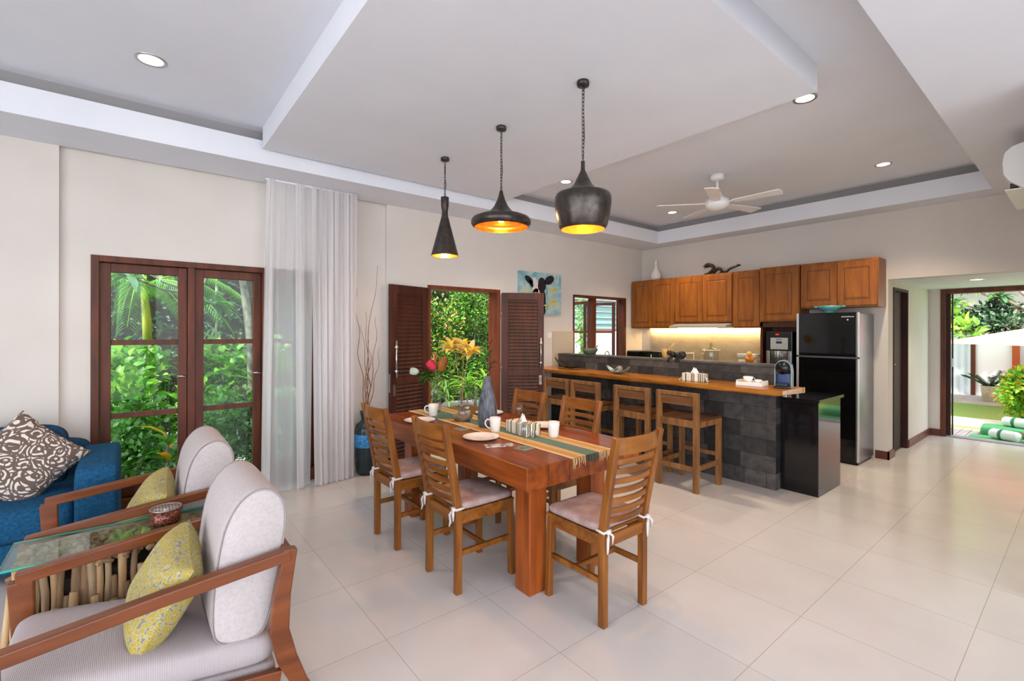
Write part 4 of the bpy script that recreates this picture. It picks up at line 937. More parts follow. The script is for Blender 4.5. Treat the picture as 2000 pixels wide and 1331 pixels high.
o3 = [(.001, 2.535), (.012, 2.53), (.013, 2.475), (.03, 2.44), (.055, 2.39), (.085, 2.355), (.105, 2.343), (.125, 2.34), (.16, 2.328), (.170, 2.31), (.171, 2.27), (.162, 2.20), (.145, 2.135), (.134, 2.118), (.13, 2.116)]
pendant(2.992, -4.765, 2.53, o3, [(.13, 2.116), (.141, 2.14), (.158, 2.20), (.165, 2.27), (.162, 2.31), (.10, 2.33), (.0001, 2.335)], 2.25, 'largest pot-bellied black pendant lamp, rightmost of the three', 7)

# ================================================================== LIVING AREA
def armchair(label):
    t = thing('armchair', label, 'armchair', group='wooden-armed lounge chairs')
    # local: x = 0 centre, width .66; y from front (-.45) to back (+.45) so the sitter faces -y
    for s in (-1, 1):
        x = s*.318
        MB().strip([(x, -.43, .525), (x, .0, .575), (x, .415, .612)], .05, .045, (1, 0, 0)).build('armrest', M_ARMW, t, bevel=.005)
        MB().beam((x, -.395, 0), (x, -.415, .515), .05, .055, (1, 0, 0), w1=.05, h1=.075).build('leg', M_ARMW, t, bevel=.005)
        MB().strip([(x, .50, 0), (x, .455, .08), (x, .405, .2), (x, .375, .32), (x, .385, .46), (x, .415, .635)], .045, [.045, .055, .07, .07, .06, .05], (1, 0, 0)).build('back_leg', M_ARMW, t, bevel=.005)
        MB().beam((x, -.39, .26), (x, .38, .135), .03, .06, (1, 0, 0)).build('side_rail', M_ARMW, t, bevel=.003)
    m = MB(); m.box((-.295, .395, .585), (.295, .425, .632)); m.build('back_rail', M_ARMW, t, bevel=.004)
    m = MB(); m.beam((-.30, -.385, .225), (.30, -.385, .225), .05, .03, (0, 0, 1)); m.beam((-.30, .36, .12), (.30, .36, .12), .05, .03, (0, 0, 1)); m.box((-.29, .37, .40), (.29, .395, .45)); m.build('cross_rail', M_ARMW, t, bevel=.003)
    M1 = Matrix.Translation((0, -.03, .215)) @ Matrix.Rotation(radians(-9), 4, 'X')
    MB().sup((0, .02, -.01), (.283, .40, .028), .15, 40, 8, M=M1, e2=.3).build('seat_base', M_ARMF, t)
    o = MB().sup((0, 0, .075), (.283, .41, .068), .2, 48, 14, M=M1, e2=.42).build('seat_cushion', M_ARMF, t)
    # back cushion: a D-shaped section swept across the chair, leaning back
    n = 40; sec = []
    for (y, z) in ((-.075, 0), (-.10, .06), (-.115, .2), (-.118, .36), (-.108, .46), (-.07, .545), (-.01, .585), (.05, .575), (.10, .52), (.115, .42), (.112, .2), (.10, .04), (.07, -.005), (0, -.012)): sec.append((y, z))
    for _ in range(2): sec = [q for i in range(len(sec)) for q in ((sec[i][0]*.75+sec[(i+1) % len(sec)][0]*.25, sec[i][1]*.75+sec[(i+1) % len(sec)][1]*.25), (sec[i][0]*.25+sec[(i+1) % len(sec)][0]*.75, sec[i][1]*.25+sec[(i+1) % len(sec)][1]*.75))]
    m = MB(); ring = []; hw = .262
    xs = [(-hw, .88), (-hw+.004, .95), (-hw+.018, .99), (-hw+.04, 1), (0, 1.01), (hw-.04, 1), (hw-.018, .99), (hw-.004, .95), (hw, .88)]
    L_ = len(sec); vs = []; fs = []
    for x, k in xs:
        for y, z in sec: vs.append((x, y*k, .29+(z-.29)*(1-(1-k)*.45)))
    for i in range(len(xs)-1):
        for j in range(L_): fs.append((i*L_+j, i*L_+(j+1) % L_, (i+1)*L_+(j+1) % L_, (i+1)*L_+j))
    fs.append(tuple(range(L_-1, -1, -1))); fs.append(tuple((len(xs)-1)*L_+j for j in range(L_)))
    m.add(vs, fs, 0, True, Matrix.Translation((0, .245, .30)) @ Matrix.Rotation(radians(-8), 4, 'X'))
    bc = m.build('back_cushion', M_ARMB, t)
    m = MB(); TM = Matrix.Translation((0, .245, .30)) @ Matrix.Rotation(radians(-8), 4, 'X')
    for s in (-1, 1): m = MB(); m.tube([tuple(TM @ Vector((s*(hw-.002), y*.965, .29+(z-.29)*.985))) for y, z in sec], .0035, 6, closed=True); m.build('piping', base('piping_grey', (150, 138, 138), .8), bc)
    return t
a0 = armchair('pale mauve lounge armchair in the foreground with curved wooden arms'); a0.location = (2.605, -6.81, 0)
c = copy_tree(a0); c.location = (1.535, -6.84, 0); c['label'] = 'pale lounge armchair farther back, between the driftwood table and blue sofa'
def scatter_cushion(name, label, mat, loc, rot, s=.22, th=.085, cat='cushion', group=None, asp=1):
    m = MB(); n = 24
    def f(sgn):
        def g(u, v):
            a = (u-.5)*2; b = (v-.5)*2; e = (1-a**4)*(1-b**4); pin = 1-.10*(a*a*(1-b*b)+b*b*(1-a*a))*0
            sx = a*s*(1-.09*(1-abs(b)**1.5)*a*a*0-.07*(1-b*b)*abs(a)); sy = b*s*asp*(1-.07*(1-a*a)*abs(b)); return (sx, sy, sgn*th*max(e, 0)**.55)
        return g
    m.grid(f(1), n, n); o_ = len(m.v); m.grid(f(-1), n, n)
    for i in range(o_, len(m.v)): pass
    k = len(m.f)//2
    for i in range(k, len(m.f)): m.f[i] = m.f[i][::-1]
    o = m.build(name, mat, None, loc, rot); tag(o, label, cat, group); return o
def look_rot(normal, roll):
    q = Vector(normal).to_track_quat('Z', 'Y'); return (q.to_matrix() @ Matrix.Rotation(roll, 3, 'Z')).to_euler()
scatter_cushion('ring_pattern_cushion', 'yellow ring-patterned scatter cushion on the foreground armchair', M_RING, (2.655, -6.785, .505), look_rot((.04, -.87, .48), radians(-10)), .205, .088, asp=.84, group='yellow scatter cushions')
scatter_cushion('ring_pattern_cushion', 'yellow scatter cushion on the armchair farther back', M_RING, (1.575, -6.81, .50), look_rot((.04, -.87, .48), radians(-12)), .20, .085, asp=.84, group='yellow scatter cushions')

# driftwood table
dt = thing('driftwood_side_table', 'glass-topped side table made of upright driftwood sticks between the armchairs', 'side table', (2.055, -6.90, 0))
M_DW = [noisy('driftwood_%d' % i, a, b, 9, .8, stretch=(2, 2, .4), bmp=.5) for i, (a, b) in enumerate((((140, 112, 84), (196, 168, 134)), ((112, 84, 60), (162, 128, 94)), ((164, 126, 86), (208, 174, 132))))]
MB().box((-.165, -.40, .532), (.165, .42, .544)).build('glass_top', glass('green_glass', (236, 248, 244), f0=.04, f1=.8), dt)
m = MB(); m.tube([(-.165, -.40, .538), (.165, -.40, .538), (.165, .42, .538), (-.165, .42, .538)], .0062, 4, closed=True); m.build('glass_edge', base('glass_edge_green', (40, 150, 128), .1), dt)
bx('inner_box', (-.09, -.32, .0), (.09, .34, .42), base('dark_core', (50, 38, 30), .9), dt)
rr = random.Random(11)
def stick(x, y, z0, z1, r):
    n = 5; pts = []; rs = []
    ox, oy = rr.uniform(-.012, .012), rr.uniform(-.02, .02)
    for i in range(n): u = i/(n-1); pts.append((x+ox*(u-.5)+rr.uniform(-.005, .005), y+oy*(u-.5)+rr.uniform(-.006, .006), z0+(z1-z0)*u)); rs.append(r*rr.uniform(.8, 1.15))
    MB().tube(pts, rs, 7).build('driftwood_stick', M_DW[rr.randrange(3)], dt)
for k in range(30): stick(.118, -.345+.71*k/29, .0, rr.choice((.53, .53, .52, .40, .36)), rr.uniform(.013, .018))
for k in range(22): stick(.143, -.345+.70*k/21+rr.uniform(-.008, .008), .0, rr.uniform(.15, .46), rr.uniform(.014, .020))
for k in range(10): stick(-.13+.26*k/9, -.355, .0, rr.choice((.53, .53, .50, .36)), rr.uniform(.012, .017))
for k in range(7): stick(-.11+.22*k/6, -.385, .0, rr.uniform(.15, .45), rr.uniform(.012, .018))
for k in range(22): stick(-.12, -.34+.71*k/21, 0, .53, rr.uniform(.012, .016))
m = MB()
for k in range(420):
    x, y = rr.uniform(-.13, .13), rr.uniform(-.36, .38); a = rr.uniform(0, 3.14); l_ = rr.uniform(.012, .03); z = rr.uniform(.47, .518)
    m.tube([(x-l_*cos(a), y-l_*sin(a), z), (x, y, z+.006), (x+l_*cos(a), y+l_*sin(a), z+rr.uniform(-.01, .01))], [.008, .013, .007], 6, rr.randrange(3))
o = m.build('driftwood_chips', M_DW, dt); o['kind'] = 'stuff'
tn = thing('patterned_tin', 'round brown patterned tin with a pierced lid on the glass table', 'tin', (2.02, -6.755, .5445))
def tin_mat():
    m = base('tin_pattern', (96, 40, 28), .3, .4); b = m.node_tree.nodes['Principled BSDF']; v = coords(m, 'Object')
    vo = N(m, 'ShaderNodeTexVoronoi', feature='DISTANCE_TO_EDGE'); vo.inputs['Scale'].default_value = 55; L(m, v, vo.inputs['Vector'])
    L(m, ramp(m, vo.outputs['Distance'], [(.03, (160, 96, 76)), (.09, (92, 40, 28)), (.3, (84, 34, 24))]), b.inputs['Base Color']); return m
MB().lathe([(.0001, 0), (.062, 0), (.064, .006), (.064, .064), (.0001, .064)], 36).build('tin_body', tin_mat(), tn)
def lid_mat():
    m = base('tin_lid', (190, 176, 176), .3, .5); b = m.node_tree.nodes['Principled BSDF']; v = coords(m, 'Object')
    ch = N(m, 'ShaderNodeTexVoronoi', distance='CHEBYCHEV'); ch.inputs['Scale'].default_value = 75; ch.inputs['Randomness'].default_value = 0; L(m, v, ch.inputs['Vector'])
    L(m, ramp(m, ch.outputs['Distance'], [(.25, (20, 16, 20)), (.33, (196, 184, 184))]), b.inputs['Base Color']); return m
MB().lathe([(.0001, .064), (.058, .064), (.058, .068), (.0001, .068)], 36).build('tin_lid', lid_mat(), tn)
MB().lathe([(.058, .062), (.067, .062), (.067, .072), (.058, .072), (.058, .062)], 36).build('tin_rim', base('tin_rim', (160, 140, 136), .25, .7), tn)

# sofa along the left wall, seen end-on at its right arm
sf = thing('blue_sofa', 'blue fabric sofa with squared arms against the left wall', 'sofa', (.5, -8.0, 0))
MB().sup((-.37, -.13, .36), (.085, 1.0, .34), .12, 40, 16, e2=.2).build('sofa_back', M_SOFAD, sf)
MB().sup((.035, .935, .335), (.44, .11, .305), .16, 48, 20, e2=.22).build('arm', M_SOFA, sf)
MB().sup((.035, -1.19, .335), (.44, .11, .305), .16, 48, 20, e2=.22).build('arm', M_SOFA, sf)
bx('sofa_base', (-.40, -1.09, .05), (.44, .83, .24), M_SOFA, sf, .02)
for k in (0, 1): MB().sup((.06, .36-.965*k, .335), (.41, .475, .105), .12, 40, 14, e2=.3).build('seat_cushion', M_SOFA, sf)
for k in (0, 1): MB().sup((0, 0, 0), (.11, .45, .235), .2, 36, 16, e2=.35).build('back_cushion', M_SOFAD, sf, (-.23, .30-.95*k, .60), (0, radians(-12), 0))
for (x, y) in ((-.35, .88), (.4, .88), (-.35, -1.12), (.4, -1.12)): bx('leg', (x-.025, y-.025, 0), (x+.025, y+.025, .06), M_FRAME, sf)
scatter_cushion('damask_cushion', 'brown cushion with cream floral damask standing on its corner on the sofa', M_DAMASK, (.60, -7.44, .655), look_rot((.93, .0, .30), radians(47)), .235, .085)

# sheer curtain: thin open part and gathered part
M_SHEER = sheer('sheer_curtain', (250, 250, 254), .62); M_SHEERD = sheer('sheer_curtain_gathered', (246, 244, 246), .86)
cu_ = thing('sheer_curtain', 'white sheer floor-length curtain gathered at the right of the garden window', 'curtain', (.15, -5.5, 0))
def cur(y0_, y1_, yb0, yb1, amp, folds, x0, ph):
    def g(u, v):
        z = .012+v*(HS-.02); a = (1-v)
        y = (y0_+(y1_-y0_)*u)*v+(yb0+(yb1-yb0)*u)*a
        x = x0+amp*sin(2*pi*folds*u+ph+.5*sin(z*.9+u*5))*(.7+.3*a)+amp*.18*sin(2*pi*folds*1.7*u+ph*2+z*.8)+.07*a**3*(1-u)
        return (x, y+amp*.35*cos(2*pi*folds*u*1.7+z), z)
    return g
m = MB(); m.grid(cur(-.43, -.03, -.50, -.05, .016, 4, .02, .4), 80, 30); m.build('thin_panel', M_SHEER, cu_)
m = MB(); m.grid(cur(-.42, -.375, -.50, -.40, .016, 1.5, .05, 1.4), 24, 30); m.build('thin_panel_edge', M_SHEERD, cu_)
m = MB(); m.grid(cur(-.19, -.12, -.20, -.11, .014, 1.6, .05, .4), 24, 30); m.build('thin_panel_fold', M_SHEERD, cu_)
m = MB(); m.grid(cur(-.03, .39, -.04, .385, .034, 8, .03, 0), 200, 30); m.build('gathered_panel', M_SHEERD, cu_)
MB().tube([(.03, -.45, HS-.012), (.03, .42, HS-.012)], .008, 8).build('curtain_track', M_WHITE, cu_)

# floor vase with branches
fv = thing('floor_vase', 'dark floor vase with a carved bright blue band beside the curtain', 'vase', (.135, -4.975, 0))
M_FV = noisy('dark_teal_glaze', (14, 34, 42), (34, 44, 48), 12, .25, bmp=.2)
MB().lathe([(.0001, 0), (.085, 0), (.105, .03), (.115, .12), (.12, .30), (.12, .46), (.105, .52), (.06, .555), (.052, .58), (.062, .63), (.066, .66), (.056, .66), (.046, .6), (.0001, .55)], 40).build('vase_body', M_FV, fv)
MB().lathe([(.119, .29), (.1225, .30), (.1225, .42), (.119, .43)], 40).build('blue_band', noisy('blue_band', (20, 96, 160), (70, 160, 214), 45, .35, bmp=.9, detail=1), fv)
bc_ = thing('curly_branches', 'tall bare curly branches standing in the blue-banded floor vase', 'branches', (.135, -4.975, .6))
rr = random.Random(4)
for k, (ty, tz, tx) in enumerate(((.13, 1.60, .02), (.10, 1.05, .03), (-.12, 1.33, .02), (-.02, 1.10, .0), (.04, .80, -.02), (.14, .72, .03), (-.07, .95, .03), (.02, .62, .0))):
    pts = []; n = 26; p1_, p2_ = rr.uniform(0, 6), rr.uniform(0, 6)
    for i in range(n):
        u = i/(n-1); wv = .012*min(1, 3*u); bow = sin(pi*u)*(.06 if k == 0 else -.03)
        pts.append((tx*u+wv*sin(u*21+p1_), ty*u**1.3+(-bow*.7 if k != 2 else bow)+wv*sin(u*17+p2_)*1.2, -.04+(tz+.04)*u))
    MB().tube(pts, [.0055*(1-.75*i/n) for i in range(n)], 6).build('branch', noisy('branch_brown', (96, 58, 36), (140, 96, 66), 20, .7), bc_)

# ================================================================== OUTSIDE, BEHIND THE LEFT WALL
M_GROUND = noisy('garden_gravel', (120, 116, 108), (206, 202, 198), 60, .9, kind='World', bmp=.4)
struct(bx('ground_garden', (-14, -14, -.16), (-.2, 10, -.12), M_GROUND))
M_LAWN = noisy('lawn_green', (100, 142, 54), (136, 176, 84), 40, .9, kind='World', bmp=.5)
struct(bx('ground_lawn', (-.2, 2.34, -.16), (16, 30, -.12), M_LAWN))
struct(bx('ground_patio', (-1, -30, -.16), (30, -10.6, -.12), noisy('bounce_stone', (206, 203, 200), (222, 219, 216), 4, .7, kind='World')))  # unseen ground, made pale to bounce neutral light into the room
struct(bx('ground_side', (8.2, -10.6, -.16), (30, 2.34, -.12), noisy('bounce_stone', (206, 203, 200), (222, 219, 216), 4, .7, kind='World')))  # unseen side ground, pale stone added for the same neutral bounce

def foliage(m, c, rad, n, ln, wd, nm, rr, up=.5, shell=.5, droop=.3, flat=False):
    c = Vector(c)
    for _ in range(n):
        th = rr.uniform(0, 2*pi); cz = rr.uniform(-1, 1); s = sqrt(1-cz*cz); rd = rr.uniform(shell, 1)**.6
        d = Vector((s*cos(th), s*sin(th), cz)); p = c+Vector((d.x*rad[0], d.y*rad[1], d.z*rad[2]))*rd
        dr = (d+Vector((rr.uniform(-.8, .8), rr.uniform(-.8, .8), rr.uniform(-.5, .5)+up))).normalized()
        nr = Vector((rr.uniform(-.6, .6)+d.x*.6, rr.uniform(-.6, .6)+d.y*.6, 1))
        k = rr.uniform(.7, 1.25); m.leaf(p, dr, nr, ln*k, wd*k, rr.choice(nm), droop)
def shrub(name, label, cat, c, rad, n, ln, wd, mats, seed, group=None, stems=6, blobs=1, qr=(.3, .5), **kw):
    rr = random.Random(seed); base_ = (c[0], c[1], -.12); t = thing(name, label, cat, base_, group=group); m = MB()
    cz = c[2]+.12
    if blobs == 1: foliage(m, (0, 0, cz), rad, n, ln, wd, range(len(mats)), rr, **kw)
    else:
        for _ in range(blobs):
            o_ = (rr.uniform(-.6, .6)*rad[0], rr.uniform(-.75, .75)*rad[1], cz+rr.uniform(-.6, .6)*rad[2]); q = rr.uniform(*qr)
            foliage(m, o_, tuple(r*q+.05 for r in rad), n//blobs, ln, wd, range(len(mats)), rr, **kw)
    m.build('foliage', mats, t)
    m = MB()
    for k in range(stems):
        a = rr.uniform(0, 6.28); r_ = rr.uniform(.1, .5); m.tube([(0+.05*cos(a), .05*sin(a), 0), (rad[0]*r_*cos(a)*.6, rad[1]*r_*sin(a)*.6, cz*.6), (rad[0]*r_*cos(a), rad[1]*r_*sin(a), cz+rad[2]*.3)], [.018, .013, .006], 6)
    m.build('stems', M_BARK, t); return t
# ivy-clad garden bank behind everything
bk = thing('ivy_hedge', 'dense dark green creeper-covered wall behind the garden shrubs', 'hedge', (-4.3, -6, -.12))
bx('hedge_core', (-.35, -4.5, 0), (-.08, 8.2, 4.6), base('hedge_core_brown', (62, 48, 36), 1), bk)
rr = random.Random(21); m = MB()
for _ in range(15000):
    y = rr.uniform(-4.4, 8.1); z = rr.uniform(0, 4.5); b = .12*sin(y*2.1+z*1.7)+.09*sin(y*5+z*3.3)
    m.leaf((-.05+.12+b+rr.uniform(-.12, .1), y, z), (rr.uniform(.1, 1), rr.uniform(-.9, .9), rr.uniform(-.9, .5)), (1, rr.uniform(-.5, .5), rr.uniform(.1, 1)), rr.uniform(.06, .11), rr.uniform(.04, .065), rr.choice((0, 0, 1, 2)), .3)
m.build('ivy_leaves', [M_LEAFD, leafm('ivy_mid', (30, 66, 26), (50, 92, 36)), leafm('ivy_olive', (66, 62, 36), (92, 80, 50))], bk)
LG = [M_LEAFM, M_LEAFL, leafm('leaf_fresh', (86, 160, 40), (128, 196, 62))]
LG2 = [M_LEAFM, leafm('leaf_fresh', (86, 160, 40), (128, 196, 62)), leafm('leaf_pale', (130, 180, 110), (176, 210, 150))]
shrub('broadleaf_shrub', 'bright lime-leaved shrub behind the left window leaf', 'shrub', (-1.9, -7.35, .75), (.6, .6, .72), 1500, .12, .085, LG, 1, 'lime green shrubs outside the window', shell=.1, blobs=9)
shrub('broadleaf_shrub', 'lime-leaved shrub at the foot of the palm outside the window', 'shrub', (-2.5, -6.62, .72), (.65, .55, .66), 1500, .11, .075, LG, 2, 'lime green shrubs outside the window', shell=.1, blobs=9)
shrub('broadleaf_shrub', 'lime-leaved shrub outside between the palm and the grey tree trunk', 'shrub', (-2.5, -5.75, .75), (.6, .6, .66), 1500, .12, .085, LG, 3, 'lime green shrubs outside the window', shell=.1, blobs=9)
shrub('small_leaf_bush', 'low small-leaved bush close outside the left window leaf', 'bush', (-1.15, -6.95, .33), (.4, .62, .5), 2600, .06, .042, LG2, 4, 'low small-leaved bushes', shell=.1, blobs=8)
shrub('small_leaf_bush', 'low small-leaved bush close outside the middle window leaf', 'bush', (-1.25, -6.1, .33), (.4, .6, .48), 2600, .06, .042, LG2, 5, 'low small-leaved bushes', shell=.1, blobs=8)
shrub('small_leaf_bush', 'low small-leaved bush outside the curtained window leaf', 'bush', (-1.4, -5.2, .40), (.45, .62, .6), 2600, .06, .045, LG2, 6, 'low small-leaved bushes', shell=.1, blobs=8)
def spiky(name, label, cat, base_, n, ln, wd, mats, seed, lo=.2, z0=0, trunk=0):
    rr = random.Random(seed); t = thing(name, label, cat, base_); m = MB()
    for k in range(n):
        a = rr.uniform(0, 6.28); e = rr.uniform(lo, 1.6); h = trunk*rr.uniform(.45, 1); m.leaf((0, 0, h+.01), (cos(a), sin(a), e), (-cos(a)*.8, -sin(a)*.8, 1), ln*rr.uniform(.7, 1.15), wd, rr.randrange(len(mats)), .45)
    m.build('leaves', mats, t)
    if trunk: MB().tube([(0, 0, 0), (.02, 0, trunk*.5), (0, 0, trunk)], [.02, .016, .012], 7).build('stem', M_BARK, t)
    return t
LR = [M_LEAFR, leafm('leaf_olive_red', (110, 84, 50), (140, 104, 66)), leafm('leaf_plum', (70, 30, 46), (110, 60, 80))]
spiky('cordyline', 'tall red-leaved cordyline outside the middle window leaf', 'plant', (-1.2, -5.86, -.12), 34, .34, .075, LR, 7, .0, trunk=.88)
spiky('cordyline', 'upright orange-green cordyline above the red one outside the window', 'plant', (-1.75, -5.68, -.12), 14, .36, .08, [leafm('leaf_orange', (190, 96, 40), (140, 130, 50)), M_LEAFM], 8, .8, trunk=1.0)
spiky('bromeliad', 'small reddish bromeliad at the foot of the left window leaf', 'plant', (-.62, -6.78, -.12), 16, .30, .05, [leafm('leaf_orange', (190, 96, 40), (140, 130, 50)), M_LEAFM, M_LEAFR], 9, .3)
spiky('croton_plant', 'orange and yellow broad leaf plant near the bottom of the left window leaf', 'plant', (-.75, -6.62, -.12), 12, .28, .09, [leafm('leaf_amber', (236, 156, 10), (246, 190, 60)), M_LEAFM, M_LEAFM], 10, .1, trunk=.55)
for k, (x, y, lb) in enumerate(((-.55, -6.45, 'tuft of thin grassy leaves below the middle window leaf'), (-.62, -7.0, 'tuft of thin grassy leaves low outside the left window leaf'), (-.6, -6.05, 'tuft of grassy leaves at the lower right of the middle window leaf'))):
    spiky('grass_tuft', lb, 'plant', (x, y, -.12), 46, .36, .018, [M_LEAFL, M_LEAFM], 30+k, .4)
# palm
pm = thing('palm_tree', 'young palm with a yellow-green sheath seen through the left window leaf', 'palm', (-2.9, -6.74, -.12))
MB().tube([(.05, 0, 0), (.03, 0, 1.0), (0, 0, 1.45)], [.05, .045, .045], 10).build('trunk', noisy('palm_trunk', (150, 150, 130), (176, 176, 156), 12, .7), pm)
MB().tube([(0, 0, 1.45), (-.0, -.01, 1.75), (-.0, -.03, 2.05), (0, -.04, 2.45)], [.05, .052, .042, .02], 10).build('crown_shaft', noisy('palm_sheath', (212, 180, 40), (120, 160, 50), 1.6, .5), pm)
rr = random.Random(8)
for k in range(9):
    a = 2*pi*k/9+rr.uniform(-.2, .2); L0 = rr.uniform(1.2, 1.6); m = MB(); pts = []; el = rr.uniform(.35, 1.2)
    for i in range(12):
        u = i/11; pts.append(Vector((cos(a)*L0*u*.9, sin(a)*L0*u*.9-.04, 2.2+el*u-1.0*u*u)))
    m.tube(pts, [.012*(1-.8*i/11) for i in range(12)], 6, 1)
    for i in range(36):
        u = .15+.85*i/35; q = u*11; j = min(int(q), 10); p = pts[j].lerp(pts[j+1], q-j); d = (pts[min(j+1, 11)]-pts[j]).normalized(); sd = d.cross(Vector((0, 0, 1))).normalized()
        for s in (-1, 1): m.leaf(p, sd*s+d*.7+Vector((0, 0, -.15)), (0, 0, 1), .32*(1-.5*u), .019, 0, .4)
    m.build('frond', [M_LEAFM, M_LEAFL], pm)
def frangipani(label, base_, pts, r, tips, seed, n=16, ln=.28, wd=.085):
    rr = random.Random(seed); t = thing('frangipani_tree', label, 'tree', base_, group='grey-barked frangipani trees')
    MB().tube(pts, [r*(1-.35*i/(len(pts)-1)) for i in range(len(pts))], 10).build('trunk', M_BARK, t)
    for tp in tips:
        top = Vector(pts[-1]); tp = Vector(tp); mid = top.lerp(tp, .5)+Vector((0, 0, -.06)); b = MB().tube([top, mid, tp], [r*.55, r*.4, r*.3], 8).build('branch', M_BARK, t)
        m = MB()
        for k in range(n):
            a = rr.uniform(0, 6.28); m.leaf(tp, (cos(a), sin(a), rr.uniform(-.4, .7)), (-cos(a)*.5, -sin(a)*.5, 1), ln*rr.uniform(.7, 1.2), wd, rr.randrange(2), .35)
        m.build('leaf_cluster', [M_LEAFB, M_LEAFM], t)
frangipani('grey-barked frangipani trunk seen at the right of the middle window leaf', (-1.95, -5.70, -.12), [(0.02, .06, 0), (0, .03, .8), (-.0, .0, 1.5), (-.03, -.06, 2.1), (-.02, -.1, 2.35)], .062, [(-.3, -.5, 2.75), (.5, .25, 2.55), (.55, -.45, 2.35), (.35, .65, 2.3), (-.2, .5, 2.8)], 3)
frangipani('thin frangipani trunk at the left edge of the middle window leaf', (-2.3, -6.33, -.12), [(0, 0, 0), (.02, 0, 1.0), (.0, .02, 1.7), (.03, .06, 2.1)], .036, [(.5, -.25, 2.35), (.45, .2, 1.95), (.1, -.6, 2.45), (.75, -.6, 2.2), (.3, .25, 2.5)], 4)
spiky('fan_palm', 'fan palm foliage high behind the middle window leaf', 'palm', (-3.5, -5.9, -.12), 40, .7, .035, [M_LEAFM, M_LEAFB], 12, -.6, trunk=2.6)
# behind the louvred doors
LB = [M_LEAFD, M_LEAFM, leafm('leaf_fresh', (86, 160, 40), (128, 196, 62)), M_LEAFM]
shrub('photinia_bush', 'tall bush with peach-tipped shoots behind the louvred doors, left side', 'bush', (-3.1, -2.45, 1.25), (.75, .7, 1.35), 6500, .07, .034, LB+[M_LEAFD, M_LEAFL, leafm('leaf_peachtip', (226, 160, 96), (236, 190, 120))], 13, 'tall bushes behind the doors', shell=.2, stems=2, blobs=52, qr=(.16, .30))
shrub('photinia_bush', 'tall dark green bush behind the louvred doors, right side', 'bush', (-3.15, -1.35, 1.35), (.75, .75, 1.45), 6500, .07, .034, LB+[M_LEAFD, M_LEAFL], 14, 'tall bushes behind the doors', shell=.2, stems=2, blobs=52, qr=(.16, .30))
for k, (x, y, lb) in enumerate(((-2.2, -2.62, 'strappy green plant outside the doors, behind the flower vases'), (-2.25, -2.15, 'strappy green plant outside the doors, middle one'), (-2.3, -1.72, 'strappy green plant outside the doors, beside the right door leaf'))):
    spiky('dracaena', lb, 'plant', (x, y, -.12), 60, .34, .034, [M_LEAFL, M_LEAFM, M_LEAFM], 40+k, .0, trunk=.75)
shrub('trailing_vine', 'thin trailing vine hanging outside the kitchen window', 'vine', (-1.8, .42, 1.7), (.12, .16, .9), 420, .06, .03, [M_LEAFM, M_LEAFL], 15, shell=.1, up=-.6, stems=4)
nw = thing('neighbour_wall', 'white garden wall with a grey slatted screen outside the kitchen window', 'wall', (-4.0, 4.2, -.12))
bx('white_wall', (-.1, -3.9, 0), (.1, 3, 1.62), base('render_white', (240, 240, 240), .8), nw)
m = MB()
for k in range(5): m.beam((0, -3.9, 1.76+.17*k), (0, 3, 1.76+.17*k), .02, .17, (.8, 0, .5))
m.build('grey_slats', base('slat_grey', (124, 142, 140), .6), nw)
m = MB(); m.box((-.02, -3.9, 1.62), (.10, 3, 1.68)); m.box((-.1, -3.9, 2.58), (.2, 3, 2.66)); m.build('brown_rail', base('rail_brown', (130, 66, 44), .6), nw)

# ================================================================== OUTSIDE, BEYOND THE HALL DOOR
hs = thing('garden_house', 'white garden house wall with curtained window across the lawn', 'house', (4.5, 8.7, -.12))
bx('house_wall', (-4.5, 0, 0), (6, .3, 3.0), base('render_white', (240, 240, 240), .8), hs)
m = MB(); m.box((-4.5, -.9, 0), (6, 0, .06)); m.box((-4.5, -.6, .06), (6, 0, .12)); m.build('terrace_step', noisy('step_grey', (166, 162, 156), (190, 186, 180), 6, .8), hs)
wf = MB(); wf.box((-3.1, -.05, .0+.04), (-1.36, 0, .10)); wf.box((-1.42, -.05, .1), (-1.34, 0, 2.0)); wf.box((-3.1, -.05, 2.0), (-1.34, 0, 2.08)); wf.box((-3.1, -.05, .1), (-3.02, 0, 2.0)); o = wf.build('window_frame', M_FRAME, hs)
m = MB(); m.grid(lambda u, v: (-3.02+1.6*u, -.022+.014*sin(u*80), .1+1.9*v), 220, 2); m.build('house_curtain', base('curtain_grey', (200, 208, 214), .9), hs)
m = MB(); m.box((-.74, -.06, .1), (-.62, 0, 2.3)); m.box((.62, -.06, .1), (.72, 0, 2.3)); m.box((-.62, -.02, .1), (.62, -.01, 2.3), 1); m.build('door_posts', [base('post_orange', (176, 84, 40), .5), base('curtain_grey', (200, 208, 214), .9)], hs)
bx('roof_eave', (-4.6, -1.1, 2.75), (6.2, .6, 2.95), noisy('eave_brown', (92, 60, 44), (120, 84, 64), 8, .7), hs)
pb = thing('parasol', 'large pale pink square parasol over the lawn', 'parasol', (5.0, 6.3, -.12))
m = MB(); H0, H1, R0 = 1.40, 1.92, 2.25
for k in range(8):
    a, b = 2*pi*(k+.5)/8, 2*pi*(k+1.5)/8; n = 8
    vs = []; fs = []
    for i in range(n+1):
        u = i/n; z = H1-(H1-H0)*u**.92
        for t_ in (a, b): vs.append((R0*u*cos(t_), R0*u*sin(t_), z))
    fs = [(2*i, 2*i+1, 2*i+3, 2*i+2) for i in range(n)]; m.add(vs, fs, 0, False)
m.build('canopy', sheer('parasol_cloth', (244, 186, 180), .98), pb, solid=.004)
MB().tube([(0, 0, 0), (0, 0, 1.91)], .025, 10).build('pole', M_FRAME, pb); MB().lathe([(.0001, 0), (.25, 0), (.25, .05), (.04, .08), (.0001, .09)], 24).build('parasol_base', M_BLACK, pb)
m = MB()
